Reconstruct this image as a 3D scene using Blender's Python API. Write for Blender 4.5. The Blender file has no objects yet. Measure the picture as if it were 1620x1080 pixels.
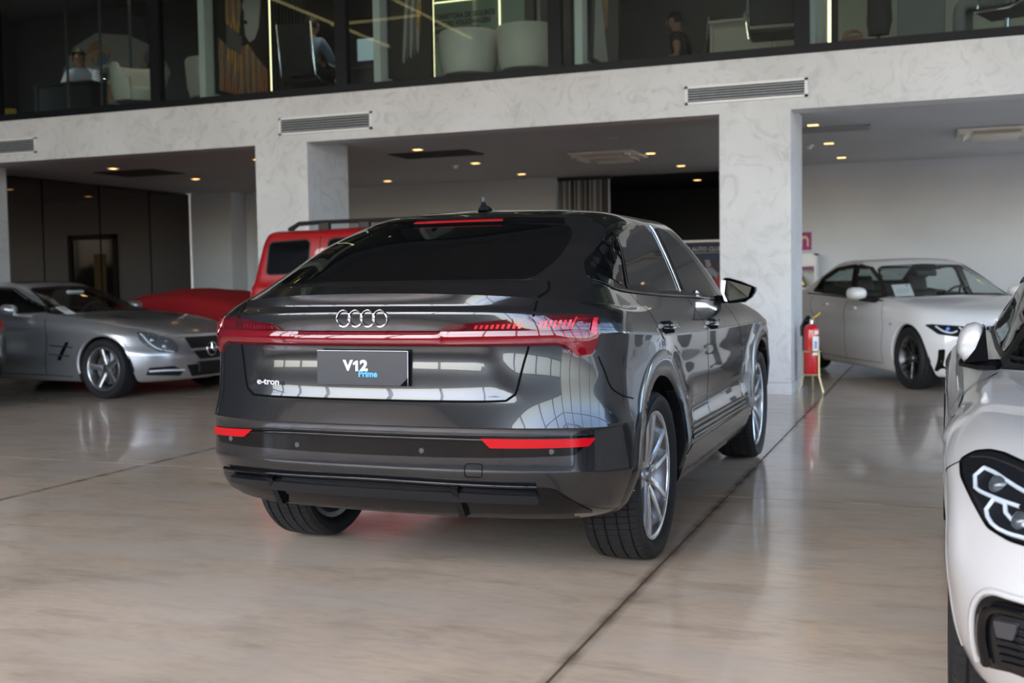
import bpy, bmesh, math, random
import numpy as np
from mathutils import Vector, Matrix
from mathutils.bvhtree import BVHTree
from mathutils.geometry import delaunay_2d_cdt
random.seed(7)
SC = bpy.context.scene
COL = SC.collection

# ---------------------------------------------------------------- camera
cam_data = bpy.data.cameras.new('camera')
cam_data.sensor_width = 36.0
cam_data.lens = 36.0 * 1770.28 / 1620.0
cam_data.dof.use_dof = True
cam_data.dof.focus_distance = 4.35
cam_data.dof.aperture_fstop = 3.2
cam_data.clip_start = 0.05
camera = bpy.data.objects.new('camera', cam_data)
COL.objects.link(camera)
camera.matrix_world = Matrix(((0.9335630, -0.0052352, 0.3583750, 0.0000000), (0.3580759, 0.0569980, -0.9319511, 0.0000000), (-0.0155477, 0.9983606, 0.0550858, 1.2438000), (0.0000000, 0.0000000, 0.0000000, 1.0000000)))
SC.camera = camera

# ---------------------------------------------------------------- sky, daylight, exposure
world = bpy.data.worlds.new('sky')
SC.world = world
world.use_nodes = True
_n = world.node_tree.nodes
_l = world.node_tree.links
_sky = _n.new('ShaderNodeTexSky')
_sky.sky_type = 'NISHITA'
_sky.sun_disc = False
_sky.sun_elevation = math.radians(50)
_sky.sun_rotation = math.radians(200)
_sky.air_density = 1.0
_sky.dust_density = 3.0
_bg = _n['Background']
_bg.inputs['Strength'].default_value = 1.3
_l.new(_sky.outputs[0], _bg.inputs['Color'])
sun_data = bpy.data.lights.new('sun', 'SUN')
sun_data.energy = 3.5
sun_data.angle = math.radians(.55)
sun_data.color = (1.0, .95, .88)
sun = bpy.data.objects.new('sun', sun_data)
COL.objects.link(sun)
sun.rotation_euler = Vector((.45, -.75, -1.0)).to_track_quat('-Z', 'Y').to_euler()     # from behind the building: no direct beam enters the hall
SC.view_settings.view_transform = 'Standard'
SC.view_settings.look = 'None'
SC.view_settings.exposure = 0.0
SC.view_settings.gamma = 1.0
SC.view_settings.use_curve_mapping = False
SC.cycles.use_denoising = True
SC.cycles.max_bounces = 10
SC.cycles.diffuse_bounces = 5
SC.cycles.glossy_bounces = 5
SC.cycles.transparent_max_bounces = 12
SC.cycles.sample_clamp_indirect = 6.0
SC.cycles.caustics_reflective = False
SC.cycles.caustics_refractive = False


def portal(name, loc, rot, sx, sy):
    d = bpy.data.lights.new(name, 'AREA')
    d.shape = 'RECTANGLE'
    d.size, d.size_y = sx, sy
    d.cycles.is_portal = True
    o = bpy.data.objects.new(name, d)
    COL.objects.link(o)
    o.location = loc
    o.rotation_euler = rot
    return o


HALL = dict(x0=-15.0, x1=8.0, y0=-4.2, z1=6.6)      # the double-height hall round the camera
portal('daylight_portal_street', (-3.5, HALL['y0'] - 0.06, 3.95), (math.radians(90), 0, 0), 22.6, 4.9)
portal('daylight_portal_side', (HALL['x1'] + 0.06, 3.5, 3.35), (math.radians(90), 0, math.radians(90)), 15.4, 6.1)
portal('daylight_portal_bay', (6.06, 15.2, 1.58), (math.radians(90), 0, math.radians(90)), 6.4, 2.76)
# ---------------------------------------------------------------- helpers
def tag(o, label=None, cat=None, group=None, kind=None):
    if label: o['label'] = label
    if cat: o['category'] = cat
    if group: o['group'] = group
    if kind: o['kind'] = kind
    return o


def thing(name, label, cat, loc=(0, 0, 0), rz=0.0, group=None):
    o = bpy.data.objects.new(name, None)
    o.empty_display_size = 0.1
    COL.objects.link(o)
    o.location = loc
    o.rotation_euler = (0, 0, rz)
    return tag(o, label, cat, group)


def mob(name, v, f, mat=None, parent=None, smooth=False, sharp=None, mats=None, fmat=None):
    me = bpy.data.meshes.new(name)
    me.from_pydata([tuple(map(float, p)) for p in v], [], [tuple(map(int, q)) for q in f])
    return mobm(name, me, mat, parent, smooth, sharp, mats, fmat)


def mobm(name, me, mat=None, parent=None, smooth=False, sharp=None, mats=None, fmat=None):
    for m in (mats or ([mat] if mat else [])):
        me.materials.append(m)
    if fmat is not None:
        me.polygons.foreach_set('material_index', fmat)
    me.validate()
    if smooth:
        me.polygons.foreach_set('use_smooth', [True] * len(me.polygons))
        if sharp:
            me.set_sharp_from_angle(angle=math.radians(sharp))
    me.update()
    o = bpy.data.objects.new(name, me)
    COL.objects.link(o)
    if parent: o.parent = parent
    return o


def inst(src, name=None, parent=None, loc=None, rot=None, scale=None):
    c = src.copy()
    COL.objects.link(c)
    if name: c.name = name
    if parent is not None: c.parent = parent
    if loc is not None: c.location = loc
    if rot is not None: c.rotation_euler = rot
    if scale is not None: c.scale = scale
    return c


def copy_tree(o, parent=None):
    c = o.copy()
    COL.objects.link(c)
    c.parent = parent
    for ch in list(o.children):
        copy_tree(ch, c)
    return c


class MB:
    """collects shapes into one mesh"""
    def __init__(s):
        s.v, s.f = [], []

    def add(s, v, f):
        n = len(s.v)
        s.v += [tuple(map(float, p)) for p in v]
        s.f += [tuple(i + n for i in q) for q in f]
        return s

    def box(s, x0, x1, y0, y1, z0, z1, b=0.0):
        if x0 > x1: x0, x1 = x1, x0
        if y0 > y1: y0, y1 = y1, y0
        if z0 > z1: z0, z1 = z1, z0
        if b <= 0:
            v = [(x, y, z) for x in (x0, x1) for y in (y0, y1) for z in (z0, z1)]
            return s.add(v, [(0, 1, 3, 2), (4, 6, 7, 5), (0, 4, 5, 1), (2, 3, 7, 6), (0, 2, 6, 4), (1, 5, 7, 3)])
        bm = bmesh.new()
        bmesh.ops.create_cube(bm, size=1.0)
        for w in bm.verts:
            w.co = Vector(((x0 + x1) / 2 + w.co.x * (x1 - x0), (y0 + y1) / 2 + w.co.y * (y1 - y0), (z0 + z1) / 2 + w.co.z * (z1 - z0)))
        bmesh.ops.bevel(bm, geom=list(bm.edges), offset=min(b, (x1 - x0) * .49, (y1 - y0) * .49, (z1 - z0) * .49), segments=2, profile=.6, affect='EDGES')
        bm.verts.index_update()
        s.add([w.co[:] for w in bm.verts], [[w.index for w in q.verts] for q in bm.faces])
        bm.free()
        return s

    def tube(s, pts, r, n=10, cap=True, closed=False):
        pts = [Vector(p) for p in pts]
        m = len(pts)
        rs = r if isinstance(r, (list, tuple)) else [r] * m
        rings = []
        up = None
        for i, p in enumerate(pts):
            if closed:
                t = (pts[(i + 1) % m] - pts[i - 1])
            else:
                t = pts[min(i + 1, m - 1)] - pts[max(i - 1, 0)]
            t.normalize()
            if up is None:
                up = t.orthogonal().normalized()
            else:
                up = (up - t * up.dot(t))
                up = up.normalized() if up.length > 1e-6 else t.orthogonal().normalized()
            w = t.cross(up)
            rings.append([p + (up * math.cos(a) + w * math.sin(a)) * rs[i] for a in [2 * math.pi * k / n for k in range(n)]])
        v = [q for g in rings for q in g]
        f = []
        for i in range(m if closed else m - 1):
            j = (i + 1) % m
            for k in range(n):
                f.append((i * n + k, i * n + (k + 1) % n, j * n + (k + 1) % n, j * n + k))
        if cap and not closed:
            f.append(tuple(range(n))[::-1])
            f.append(tuple((m - 1) * n + k for k in range(n)))
        return s.add(v, f)

    def lathe(s, prof, n=32, axis='z', c=(0, 0, 0), a0=0.0, a1=2 * math.pi):
        full = abs(a1 - a0 - 2 * math.pi) < 1e-6
        cols = n if full else n + 1
        v, f = [], []
        for k in range(cols):
            a = a0 + (a1 - a0) * k / n
            ca, sa = math.cos(a), math.sin(a)
            for r, h in prof:
                if axis == 'z': p = (r * ca, r * sa, h)
                elif axis == 'y': p = (r * ca, h, r * sa)
                else: p = (h, r * ca, r * sa)
                v.append((p[0] + c[0], p[1] + c[1], p[2] + c[2]))
        m = len(prof)
        for k in range(n):
            k2 = (k + 1) % cols
            for i in range(m - 1):
                f.append((k * m + i, k2 * m + i, k2 * m + i + 1, k * m + i + 1))
        return s.add(v, f)

    def prism(s, poly, fn, d0, d1):
        """poly of 2-D points, fn(a, b, d) -> 3-D point"""
        n = len(poly)
        v = [fn(a, b, d0) for a, b in poly] + [fn(a, b, d1) for a, b in poly]
        f = [tuple(range(n))[::-1], tuple(range(n, 2 * n))]
        f += [(i, (i + 1) % n, n + (i + 1) % n, n + i) for i in range(n)]
        return s.add(v, f)

    def xf(s, M):
        s.v = [tuple(M @ Vector(p)) for p in s.v]
        return s

    def build(s, name, mat=None, parent=None, smooth=False, sharp=None):
        o = mob(name, s.v, s.f, mat, parent, False)
        bm = bmesh.new()
        bm.from_mesh(o.data)
        bmesh.ops.remove_doubles(bm, verts=bm.verts, dist=1e-6)
        bmesh.ops.recalc_face_normals(bm, faces=bm.faces)
        bm.to_mesh(o.data)
        bm.free()
        if smooth:
            o.data.polygons.foreach_set('use_smooth', [True] * len(o.data.polygons))
            o.data.set_sharp_from_angle(angle=math.radians(sharp or 40))
        o.data.update()
        return o


def text_mesh(name, body, size, mat, parent=None, bold=0.0, depth=0.0015, shear=0.0, align='CENTER', M=None, space=1.0, sx=1.0):
    c = bpy.data.curves.new(name, 'FONT')
    c.body = body
    c.size = size
    c.align_x = align
    c.align_y = 'CENTER'
    c.offset = bold
    c.extrude = depth
    c.shear = shear
    c.space_character = space
    c.resolution_u = 3
    t = bpy.data.objects.new(name, c)
    COL.objects.link(t)
    dg = bpy.context.evaluated_depsgraph_get()
    me = bpy.data.meshes.new_from_object(t.evaluated_get(dg))
    bpy.data.objects.remove(t)
    bpy.data.curves.remove(c)
    me.name = name
    me.materials.clear()
    if sx != 1.0:
        me.transform(Matrix.Diagonal((sx, 1, 1, 1)))
    if M is not None:
        me.transform(M)
    return mobm(name, me, mat, parent)


# ---------------------------------------------------------------- materials
MATS = {}


def mat(name, col=(.5, .5, .5), rough=.5, metal=0.0, coat=0.0, coat_r=.03, spec=.5, trans=0.0, ior=1.45, emit=None, es=0.0, alpha=1.0, sheen=0.0):
    if name in MATS: return MATS[name]
    m = bpy.data.materials.new(name)
    m.use_nodes = True
    b = m.node_tree.nodes['Principled BSDF']
    I = b.inputs
    I['Base Color'].default_value = (*col, 1)
    I['Roughness'].default_value = rough
    I['Metallic'].default_value = metal
    I['Coat Weight'].default_value = coat
    I['Coat Roughness'].default_value = coat_r
    I['Specular IOR Level'].default_value = spec
    I['Transmission Weight'].default_value = trans
    I['IOR'].default_value = ior
    I['Alpha'].default_value = alpha
    I['Sheen Weight'].default_value = sheen
    if emit:
        I['Emission Color'].default_value = (*emit, 1)
        I['Emission Strength'].default_value = es
    MATS[name] = m
    return m


def nt(m):
    return m.node_tree.nodes, m.node_tree.links, m.node_tree.nodes['Principled BSDF']


def N(m, kind, **kw):
    n = m.node_tree.nodes.new(kind)
    for k, v in kw.items():
        if k in n.inputs: n.inputs[k].default_value = v
        else: setattr(n, k, v)
    return n


def ramp(m, stops, interp='LINEAR'):
    n = m.node_tree.nodes.new('ShaderNodeValToRGB')
    n.color_ramp.interpolation = interp
    e = n.color_ramp.elements
    e.remove(e[1])
    for i, (p, c) in enumerate(stops):
        if i == 0:
            q = e[0]; q.position = p
        else:
            q = e.new(p)
        q.color = (*c, 1) if len(c) == 3 else c
    return n


def clear_glass(name, tint=(1, 1, 1), rough=0.0, refl=1.0):
    """thin architectural glass: see-through with a fresnel reflection"""
    if name in MATS: return MATS[name]
    m = bpy.data.materials.new(name)
    m.use_nodes = True
    n, l = m.node_tree.nodes, m.node_tree.links
    n.clear()
    out = n.new('ShaderNodeOutputMaterial')
    mix = n.new('ShaderNodeMixShader')
    tr = n.new('ShaderNodeBsdfTransparent')
    tr.inputs[0].default_value = (*tint, 1)
    gl = n.new('ShaderNodeBsdfGlossy')
    gl.inputs['Roughness'].default_value = rough
    gl.inputs['Color'].default_value = (refl, refl, refl, 1)
    fr = n.new('ShaderNodeFresnel')
    geo = n.new('ShaderNodeNewGeometry')
    mr = n.new('ShaderNodeMapRange')          # same index seen from either side of the sheet
    mr.inputs['To Min'].default_value = 1.50
    mr.inputs['To Max'].default_value = 1 / 1.50
    l.new(geo.outputs['Backfacing'], mr.inputs[0])
    l.new(mr.outputs[0], fr.inputs[0])
    l.new(fr.outputs[0], mix.inputs[0])
    l.new(tr.outputs[0], mix.inputs[1])
    l.new(gl.outputs[0], mix.inputs[2])
    l.new(mix.outputs[0], out.inputs[0])
    MATS[name] = m
    return m
# ---------------------------------------------------------------- setting materials
def concrete_floor():
    m = mat('polished_concrete', (.40, .31, .23), .22, spec=.55, coat=.35, coat_r=.06)
    n, l, b = nt(m)
    g = n.new('ShaderNodeNewGeometry')
    mp = N(m, 'ShaderNodeMapping')
    mp.inputs['Scale'].default_value = (1, 1, 1)
    l.new(g.outputs['Position'], mp.inputs[0])
    n1 = N(m, 'ShaderNodeTexNoise', Scale=.55, Detail=4.0, Roughness=.55, Distortion=.4)
    n2 = N(m, 'ShaderNodeTexNoise', Scale=2.6, Detail=6.0, Roughness=.6, Distortion=.3)
    mp2 = N(m, 'ShaderNodeMapping')
    mp2.inputs['Scale'].default_value = (.8, 2.4, 1)
    mp2.inputs['Rotation'].default_value = (0, 0, .5)
    l.new(g.outputs['Position'], mp2.inputs[0])
    n3 = N(m, 'ShaderNodeTexNoise', Scale=11.0, Detail=5.0, Roughness=.7)
    l.new(mp.outputs[0], n1.inputs[0]); l.new(mp2.outputs[0], n2.inputs[0]); l.new(mp2.outputs[0], n3.inputs[0])
    r1 = ramp(m, [(.30, (.50, .405, .31)), (.48, (.62, .505, .39)), (.62, (.68, .55, .425)), (.78, (.72, .60, .475))])
    r2 = ramp(m, [(.30, (.70, .70, .71)), (.48, (.97, .97, .97)), (.6, (1.0, 1.0, 1.0)), (.8, (1.06, 1.05, 1.04))])
    r3 = ramp(m, [(.25, (.82, .82, .83)), (.55, (1, 1, 1)), (.8, (1.06, 1.06, 1.06))])
    l.new(n1.outputs[0], r1.inputs[0]); l.new(n2.outputs[0], r2.inputs[0]); l.new(n3.outputs[0], r3.inputs[0])
    mx = N(m, 'ShaderNodeMixRGB', blend_type='MULTIPLY'); mx.inputs[0].default_value = .85
    mx2 = N(m, 'ShaderNodeMixRGB', blend_type='MULTIPLY'); mx2.inputs[0].default_value = .8
    l.new(r1.outputs[0], mx.inputs[1]); l.new(r2.outputs[0], mx.inputs[2])
    l.new(mx.outputs[0], mx2.inputs[1]); l.new(r3.outputs[0], mx2.inputs[2])
    # grey cement patches
    n4 = N(m, 'ShaderNodeTexNoise', Scale=.9, Detail=4.0, Roughness=.55)
    l.new(mp2.outputs[0], n4.inputs[0])
    r4 = ramp(m, [(.45, (0, 0, 0)), (.65, (.6, .6, .6))])
    l.new(n4.outputs[0], r4.inputs[0])
    mx3 = N(m, 'ShaderNodeMixRGB', blend_type='MIX')
    mx3.inputs[2].default_value = (.58, .52, .45, 1)
    l.new(r4.outputs[0], mx3.inputs[0]); l.new(mx2.outputs[0], mx3.inputs[1])
    # dirt gathered along the sawn joints
    sx = N(m, 'ShaderNodeSeparateXYZ'); l.new(g.outputs['Position'], sx.inputs[0])
    def near(out, off, pitch, width):
        a = N(m, 'ShaderNodeMath', operation='ADD'); a.inputs[1].default_value = off
        w_ = N(m, 'ShaderNodeMath', operation='PINGPONG'); w_.inputs[1].default_value = pitch / 2
        l.new(out, a.inputs[0]); l.new(a.outputs[0], w_.inputs[0])
        r_ = N(m, 'ShaderNodeMapRange'); r_.inputs['From Max'].default_value = width; r_.inputs['To Min'].default_value = 1; r_.inputs['To Max'].default_value = 0
        l.new(w_.outputs[0], r_.inputs[0])
        return r_
    jx, jy = near(sx.outputs[0], 1.132 + 4.025 * 6, 4.025, .042), near(sx.outputs[1], -6.293 + 4.0 * 8, 4.0, .02)
    mxj = N(m, 'ShaderNodeMath', operation='MAXIMUM'); l.new(jx.outputs[0], mxj.inputs[0]); l.new(jy.outputs[0], mxj.inputs[1])
    nj = N(m, 'ShaderNodeTexNoise', Scale=5.0, Detail=3.0); l.new(g.outputs['Position'], nj.inputs[0])
    rj = ramp(m, [(.35, (.35, .35, .35)), (.62, (1, 1, 1))]); l.new(nj.outputs[0], rj.inputs[0])
    mj = N(m, 'ShaderNodeMath', operation='MULTIPLY'); l.new(mxj.outputs[0], mj.inputs[0]); l.new(rj.outputs[0], mj.inputs[1])
    mx4 = N(m, 'ShaderNodeMixRGB', blend_type='MIX'); mx4.inputs[2].default_value = (.14, .105, .078, 1)
    l.new(mj.outputs[0], mx4.inputs[0]); l.new(mx3.outputs[0], mx4.inputs[1])
    l.new(mx4.outputs[0], b.inputs['Base Color'])
    return m


def plaster(name, base, dark, scale=1.0):
    m = mat(name, base, .62, spec=.35)
    n, l, b = nt(m)
    g = n.new('ShaderNodeNewGeometry')
    w = N(m, 'ShaderNodeTexNoise', Scale=1.6 * scale, Detail=2.0)
    l.new(g.outputs['Position'], w.inputs[0])
    mxv = N(m, 'ShaderNodeMixRGB', blend_type='ADD'); mxv.inputs[0].default_value = .9
    l.new(g.outputs['Position'], mxv.inputs[1]); l.new(w.outputs[1], mxv.inputs[2])
    n1 = N(m, 'ShaderNodeTexNoise', Scale=3.0 * scale, Detail=6.0, Roughness=.6, Distortion=2.6)
    n2 = N(m, 'ShaderNodeTexNoise', Scale=1.1 * scale, Detail=4.0)
    l.new(mxv.outputs[0], n1.inputs[0]); l.new(g.outputs['Position'], n2.inputs[0])
    r1 = ramp(m, [(.30, dark), (.40, tuple(.5 * a + .5 * b_ for a, b_ in zip(dark, base))), (.50, base), (.7, base)])
    r2 = ramp(m, [(.3, (.88, .88, .87)), (.6, (1, 1, 1)), (.8, (1.04, 1.04, 1.04))])
    l.new(n1.outputs[0], r1.inputs[0]); l.new(n2.outputs[0], r2.inputs[0])
    mx = N(m, 'ShaderNodeMixRGB', blend_type='MULTIPLY'); mx.inputs[0].default_value = 1
    l.new(r1.outputs[0], mx.inputs[1]); l.new(r2.outputs[0], mx.inputs[2])
    l.new(mx.outputs[0], b.inputs['Base Color'])
    bp = N(m, 'ShaderNodeBump', Strength=.12, Distance=.01)
    l.new(n1.outputs[0], bp.inputs['Height']); l.new(bp.outputs[0], b.inputs['Normal'])
    return m


def painted(name, col, rough=.6, var=.05):
    m = mat(name, col, rough, spec=.3)
    n, l, b = nt(m)
    g = n.new('ShaderNodeNewGeometry')
    n1 = N(m, 'ShaderNodeTexNoise', Scale=.8, Detail=3.0)
    l.new(g.outputs['Position'], n1.inputs[0])
    lo = tuple(c * (1 - var) for c in col); hi = tuple(min(1, c * (1 + var)) for c in col)
    r = ramp(m, [(.3, lo), (.7, hi)])
    l.new(n1.outputs[0], r.inputs[0]); l.new(r.outputs[0], b.inputs['Base Color'])
    return m


FLOOR = concrete_floor()
PLASTER = plaster('trowelled_plaster', (.665, .675, .685), (.545, .555, .56))
WALLW = painted('white_wall_paint', (.58, .61, .64))
WALLM = painted('grey_white_wall_paint', (.52, .545, .57))
CEILM = painted('soffit_paint', (.50, .515, .535))
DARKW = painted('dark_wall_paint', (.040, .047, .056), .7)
HALLW = painted('hall_wall_paint', (.22, .22, .22))
ROOFM = painted('hall_roof_metal', (.12, .12, .12), .7)
STEEL = mat('black_steel', (.008, .009, .012), .45, spec=.18)
JOINT = mat('joint_sealant', (.13, .098, .072), .85, spec=.1)
WHITEM = mat('white_metal', (.78, .79, .80), .4)
SLATM = mat('grille_slat_metal', (.62, .66, .69), .35, metal=.2)


def structure(name, mb, m, parent=None, smooth=False):
    o = mb.build(name, m, parent, smooth)
    if parent is None: o['kind'] = 'structure'
    return o


FY = 11.845     # front plane of the mezzanine facade
# floor: slabs laid out between saw-cut joints
fl = structure('floor', MB().box(-22, 12, -12, 24, -.12, -.003), JOINT)
XJ = [-1.132 + 4.025 * k for k in range(-5, 4)]
YJ = [6.293 + 4.0 * k for k in range(-5, 5)]
g = .006
slab = None
for i in range(len(XJ) - 1):
    for j in range(len(YJ) - 1):
        if slab is None:
            slab = MB().box(g, 4.025 - g, g, 4.0 - g, -.05, 0).build('floor_slab', FLOOR, fl)
            slab.location = (XJ[i], YJ[j], 0)
        else:
            inst(slab, parent=fl, loc=(XJ[i], YJ[j], 0))

# facade of the mezzanine
structure('wall_mezzanine_beam', MB().box(-16, 6.1, FY, FY + .32, 2.9416, 3.495), PLASTER)
structure('ceiling_showroom', MB().box(-22, 6.1, FY + .32, 24, 3.0, 3.2), CEILM)
for i, px in enumerate((-13.62, -7.908, -2.191, 3.525)):
    p = structure('wall_pillar_%d' % (i + 1), MB().box(px, px + .735, FY + .004, FY + 1.0, .13, 3.0, .006), PLASTER)
    MB().box(px - .006, px + .741, FY - .002, FY + 1.006, 0, .128, .008).build('plinth', PLASTER, p)
structure('wall_back_middle', MB().box(-12.4, -6.25, 18.45, 18.7, 0, 3.0), WALLM)
structure('wall_back_right', MB().box(-3.0, 6.1, 18.55, 18.8, 0, 3.0), WALLW)
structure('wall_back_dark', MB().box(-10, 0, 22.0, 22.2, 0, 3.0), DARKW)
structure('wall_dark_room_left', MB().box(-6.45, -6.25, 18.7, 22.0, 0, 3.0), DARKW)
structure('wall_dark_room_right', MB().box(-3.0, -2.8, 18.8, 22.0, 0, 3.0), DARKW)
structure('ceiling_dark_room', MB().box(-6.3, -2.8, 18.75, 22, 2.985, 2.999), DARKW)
structure('wall_white_column', MB().box(-13.58, -12.66, 18.1, 18.9, 0, 3.0), WALLW)
structure('wall_back_left', MB().box(-14, -12.4, 18.6, 18.85, 0, 3.0), WALLW)
structure('wall_showroom_right', MB().box(5.8, 6.0, FY, 12.0, 0, 3.2).box(5.8, 6.0, 18.4, 19, 0, 3.2).box(5.8, 6.0, 12, 18.4, 0, .2).box(5.8, 6.0, 12, 18.4, 2.96, 3.2), HALLW)
# hall shell round the camera
H = HALL
structure('wall_hall_left', MB().box(H['x0'] - .3, H['x0'], H['y0'], FY, 0, H['z1']), painted('hall_dark_wall_paint', (.09, .09, .10)))
structure('ceiling_hall', MB().box(H['x0'] - .3, H['x1'] + .3, H['y0'] - .3, FY + .5, H['z1'], H['z1'] + .2), ROOFM)
structure('wall_hall_facade_top', MB().box(-16, 8.1, FY - .05, FY + .2, 6.1, 6.6), DARKW)


def glazed_wall(name, a0, a1, fn, bay, z0=.0, z1=6.4):
    mb = MB()
    k = int(round((a1 - a0) / bay))
    for i in range(k + 1):
        a = a0 + (a1 - a0) * i / k
        p, q = fn(a - .05, -.08, z0), fn(a + .05, .08, z1)
        mb.box(p[0], q[0], p[1], q[1], z0, z1)
    for z in (z0, 3.3, 4.9, z1 - .08):
        p, q = fn(a0, -.06, z), fn(a1, .06, z + .08)
        mb.box(p[0], q[0], p[1], q[1], z, z + .08)
    o = structure(name, mb, STEEL)
    p, q = fn(a0, -.1, z1), fn(a1, .1, 6.6)
    structure(name.replace('window', 'wall_over_window'), MB().box(p[0], q[0], p[1], q[1], z1, 6.6), HALLW)
    # lattice truss carrying the roof in front of the glass
    t = MB()
    zt, zb = 6.1, 5.2
    for z in (zb, zt):
        t.tube([fn(a0, .45, z), fn(a1, .45, z)], .05, 6)
    m = int((a1 - a0) / 1.0)
    for i in range(m):
        b0 = a0 + (a1 - a0) * i / m; b1 = a0 + (a1 - a0) * (i + .5) / m; b2 = a0 + (a1 - a0) * (i + 1) / m
        t.tube([fn(b0, .45, zb), fn(b1, .45, zt), fn(b2, .45, zb)], .03, 5)
    structure(name.replace('window', 'trim_truss'), t, STEEL)


glazed_wall('window_1', H['x0'], H['x1'], lambda a, d, z: (a, H['y0'] + d, z), 2.3, z0=1.5)
glazed_wall('window_2', H['y0'], 11.2, lambda a, d, z: (H['x1'] - d, a, z), 2.3, z0=.3)
structure('wall_hall_street', MB().box(H['x0'], H['x1'], H['y0'] - .15, H['y0'] + .1, 0, 1.5), HALLW)
structure('wall_hall_right_low', MB().box(H['x1'] - .1, H['x1'] + .1, H['y0'], 11.3, 0, .3), HALLW)
structure('wall_hall_right_return', MB().box(5.8, H['x1'] + .1, FY, FY + .2, 0, 6.6).box(H['x1'] - .1, H['x1'] + .1, 11.2, FY, 0, 6.6), HALLW)
structure('floor_outside_yard', MB().box(-60, 60, -70, 40, -.3, -.13), painted('yard_concrete', (.42, .41, .39), .8))

# strip lights under the hall roof
LED = mat('led_strip_glow', (1, .9, .5), emit=(1.0, .80, .36), es=1.3)
for nm, xx in (('inner', -9.6), ('outer', -11.6)):
    o = MB().box(xx - .012, xx + .012, 1.0, 11.2, H['z1'] - .12, H['z1'] - .07).build('led_strip_light', LED)
    tag(o, '%s long yellow strip light under the left part of the hall roof' % nm, 'strip light', 'strip lights under the hall roof')
for nm, yy in (('near', 3.6), ('middle', 6.4), ('far', 9.2)):
    o = MB().box(-11.6, -9.6, yy - .012, yy + .012, H['z1'] - .17, H['z1'] - .12).build('led_strip_light', LED)
    tag(o, '%s yellow cross strip light joining the two long ones under the roof' % nm, 'strip light', 'cross strip lights under the hall roof')
# ---------------------------------------------------------------- car body kit
def pchip_slopes(y):
    """y: (n, ...) at unit spacing -> monotone slopes"""
    n = len(y)
    d = np.diff(y, axis=0)
    m = np.zeros_like(y)
    if n == 2:
        m[0] = m[1] = d[0]
        return m
    s = np.where(d[:-1] * d[1:] > 0, 2 * d[:-1] * d[1:] / np.where(np.abs(d[:-1] + d[1:]) < 1e-12, 1, d[:-1] + d[1:]), 0)
    m[1:-1] = s
    for e, a, b in ((0, 0, 1), (-1, -1, -2)):
        q = 1.5 * d[a] - .5 * d[b]
        q = np.where(q * d[a] <= 0, 0, q)
        m[e] = np.where(np.abs(q) > 3 * np.abs(d[a]), 3 * d[a], q)
    return m


def pchip(y, k):
    m = pchip_slopes(y)
    out = [y[0]]
    for i in range(len(y) - 1):
        for j in range(1, k + 1):
            t = j / k
            h00, h10, h01, h11 = 2 * t**3 - 3 * t**2 + 1, t**3 - 2 * t**2 + t, -2 * t**3 + 3 * t**2, t**3 - t**2
            out.append(h00 * y[i] + h10 * m[i] + h01 * y[i + 1] + h11 * m[i + 1])
    return np.array(out)


def interp_smooth(x, xs, ys):
    xs, ys = np.array(xs, float), np.array(ys, float)
    h = np.diff(xs); d = np.diff(ys) / h
    m = np.zeros_like(ys)
    for i in range(1, len(xs) - 1):
        if d[i - 1] * d[i] > 0:
            w1, w2 = 2 * h[i] + h[i - 1], h[i] + 2 * h[i - 1]
            m[i] = (w1 + w2) / (w1 / d[i - 1] + w2 / d[i])
    m[0], m[-1] = d[0], d[-1]
    x = np.clip(x, xs[0], xs[-1])
    i = np.clip(np.searchsorted(xs, x, side='right') - 1, 0, len(h) - 1)
    t = (x - xs[i]) / h[i]
    return ((2 * t**3 - 3 * t**2 + 1) * ys[i] + (t**3 - 2 * t**2 + t) * h[i] * m[i] + (-2 * t**3 + 3 * t**2) * ys[i + 1] + (t**3 - t**2) * h[i] * m[i + 1])


NR, NS, NF = 36, 84, 34


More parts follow.
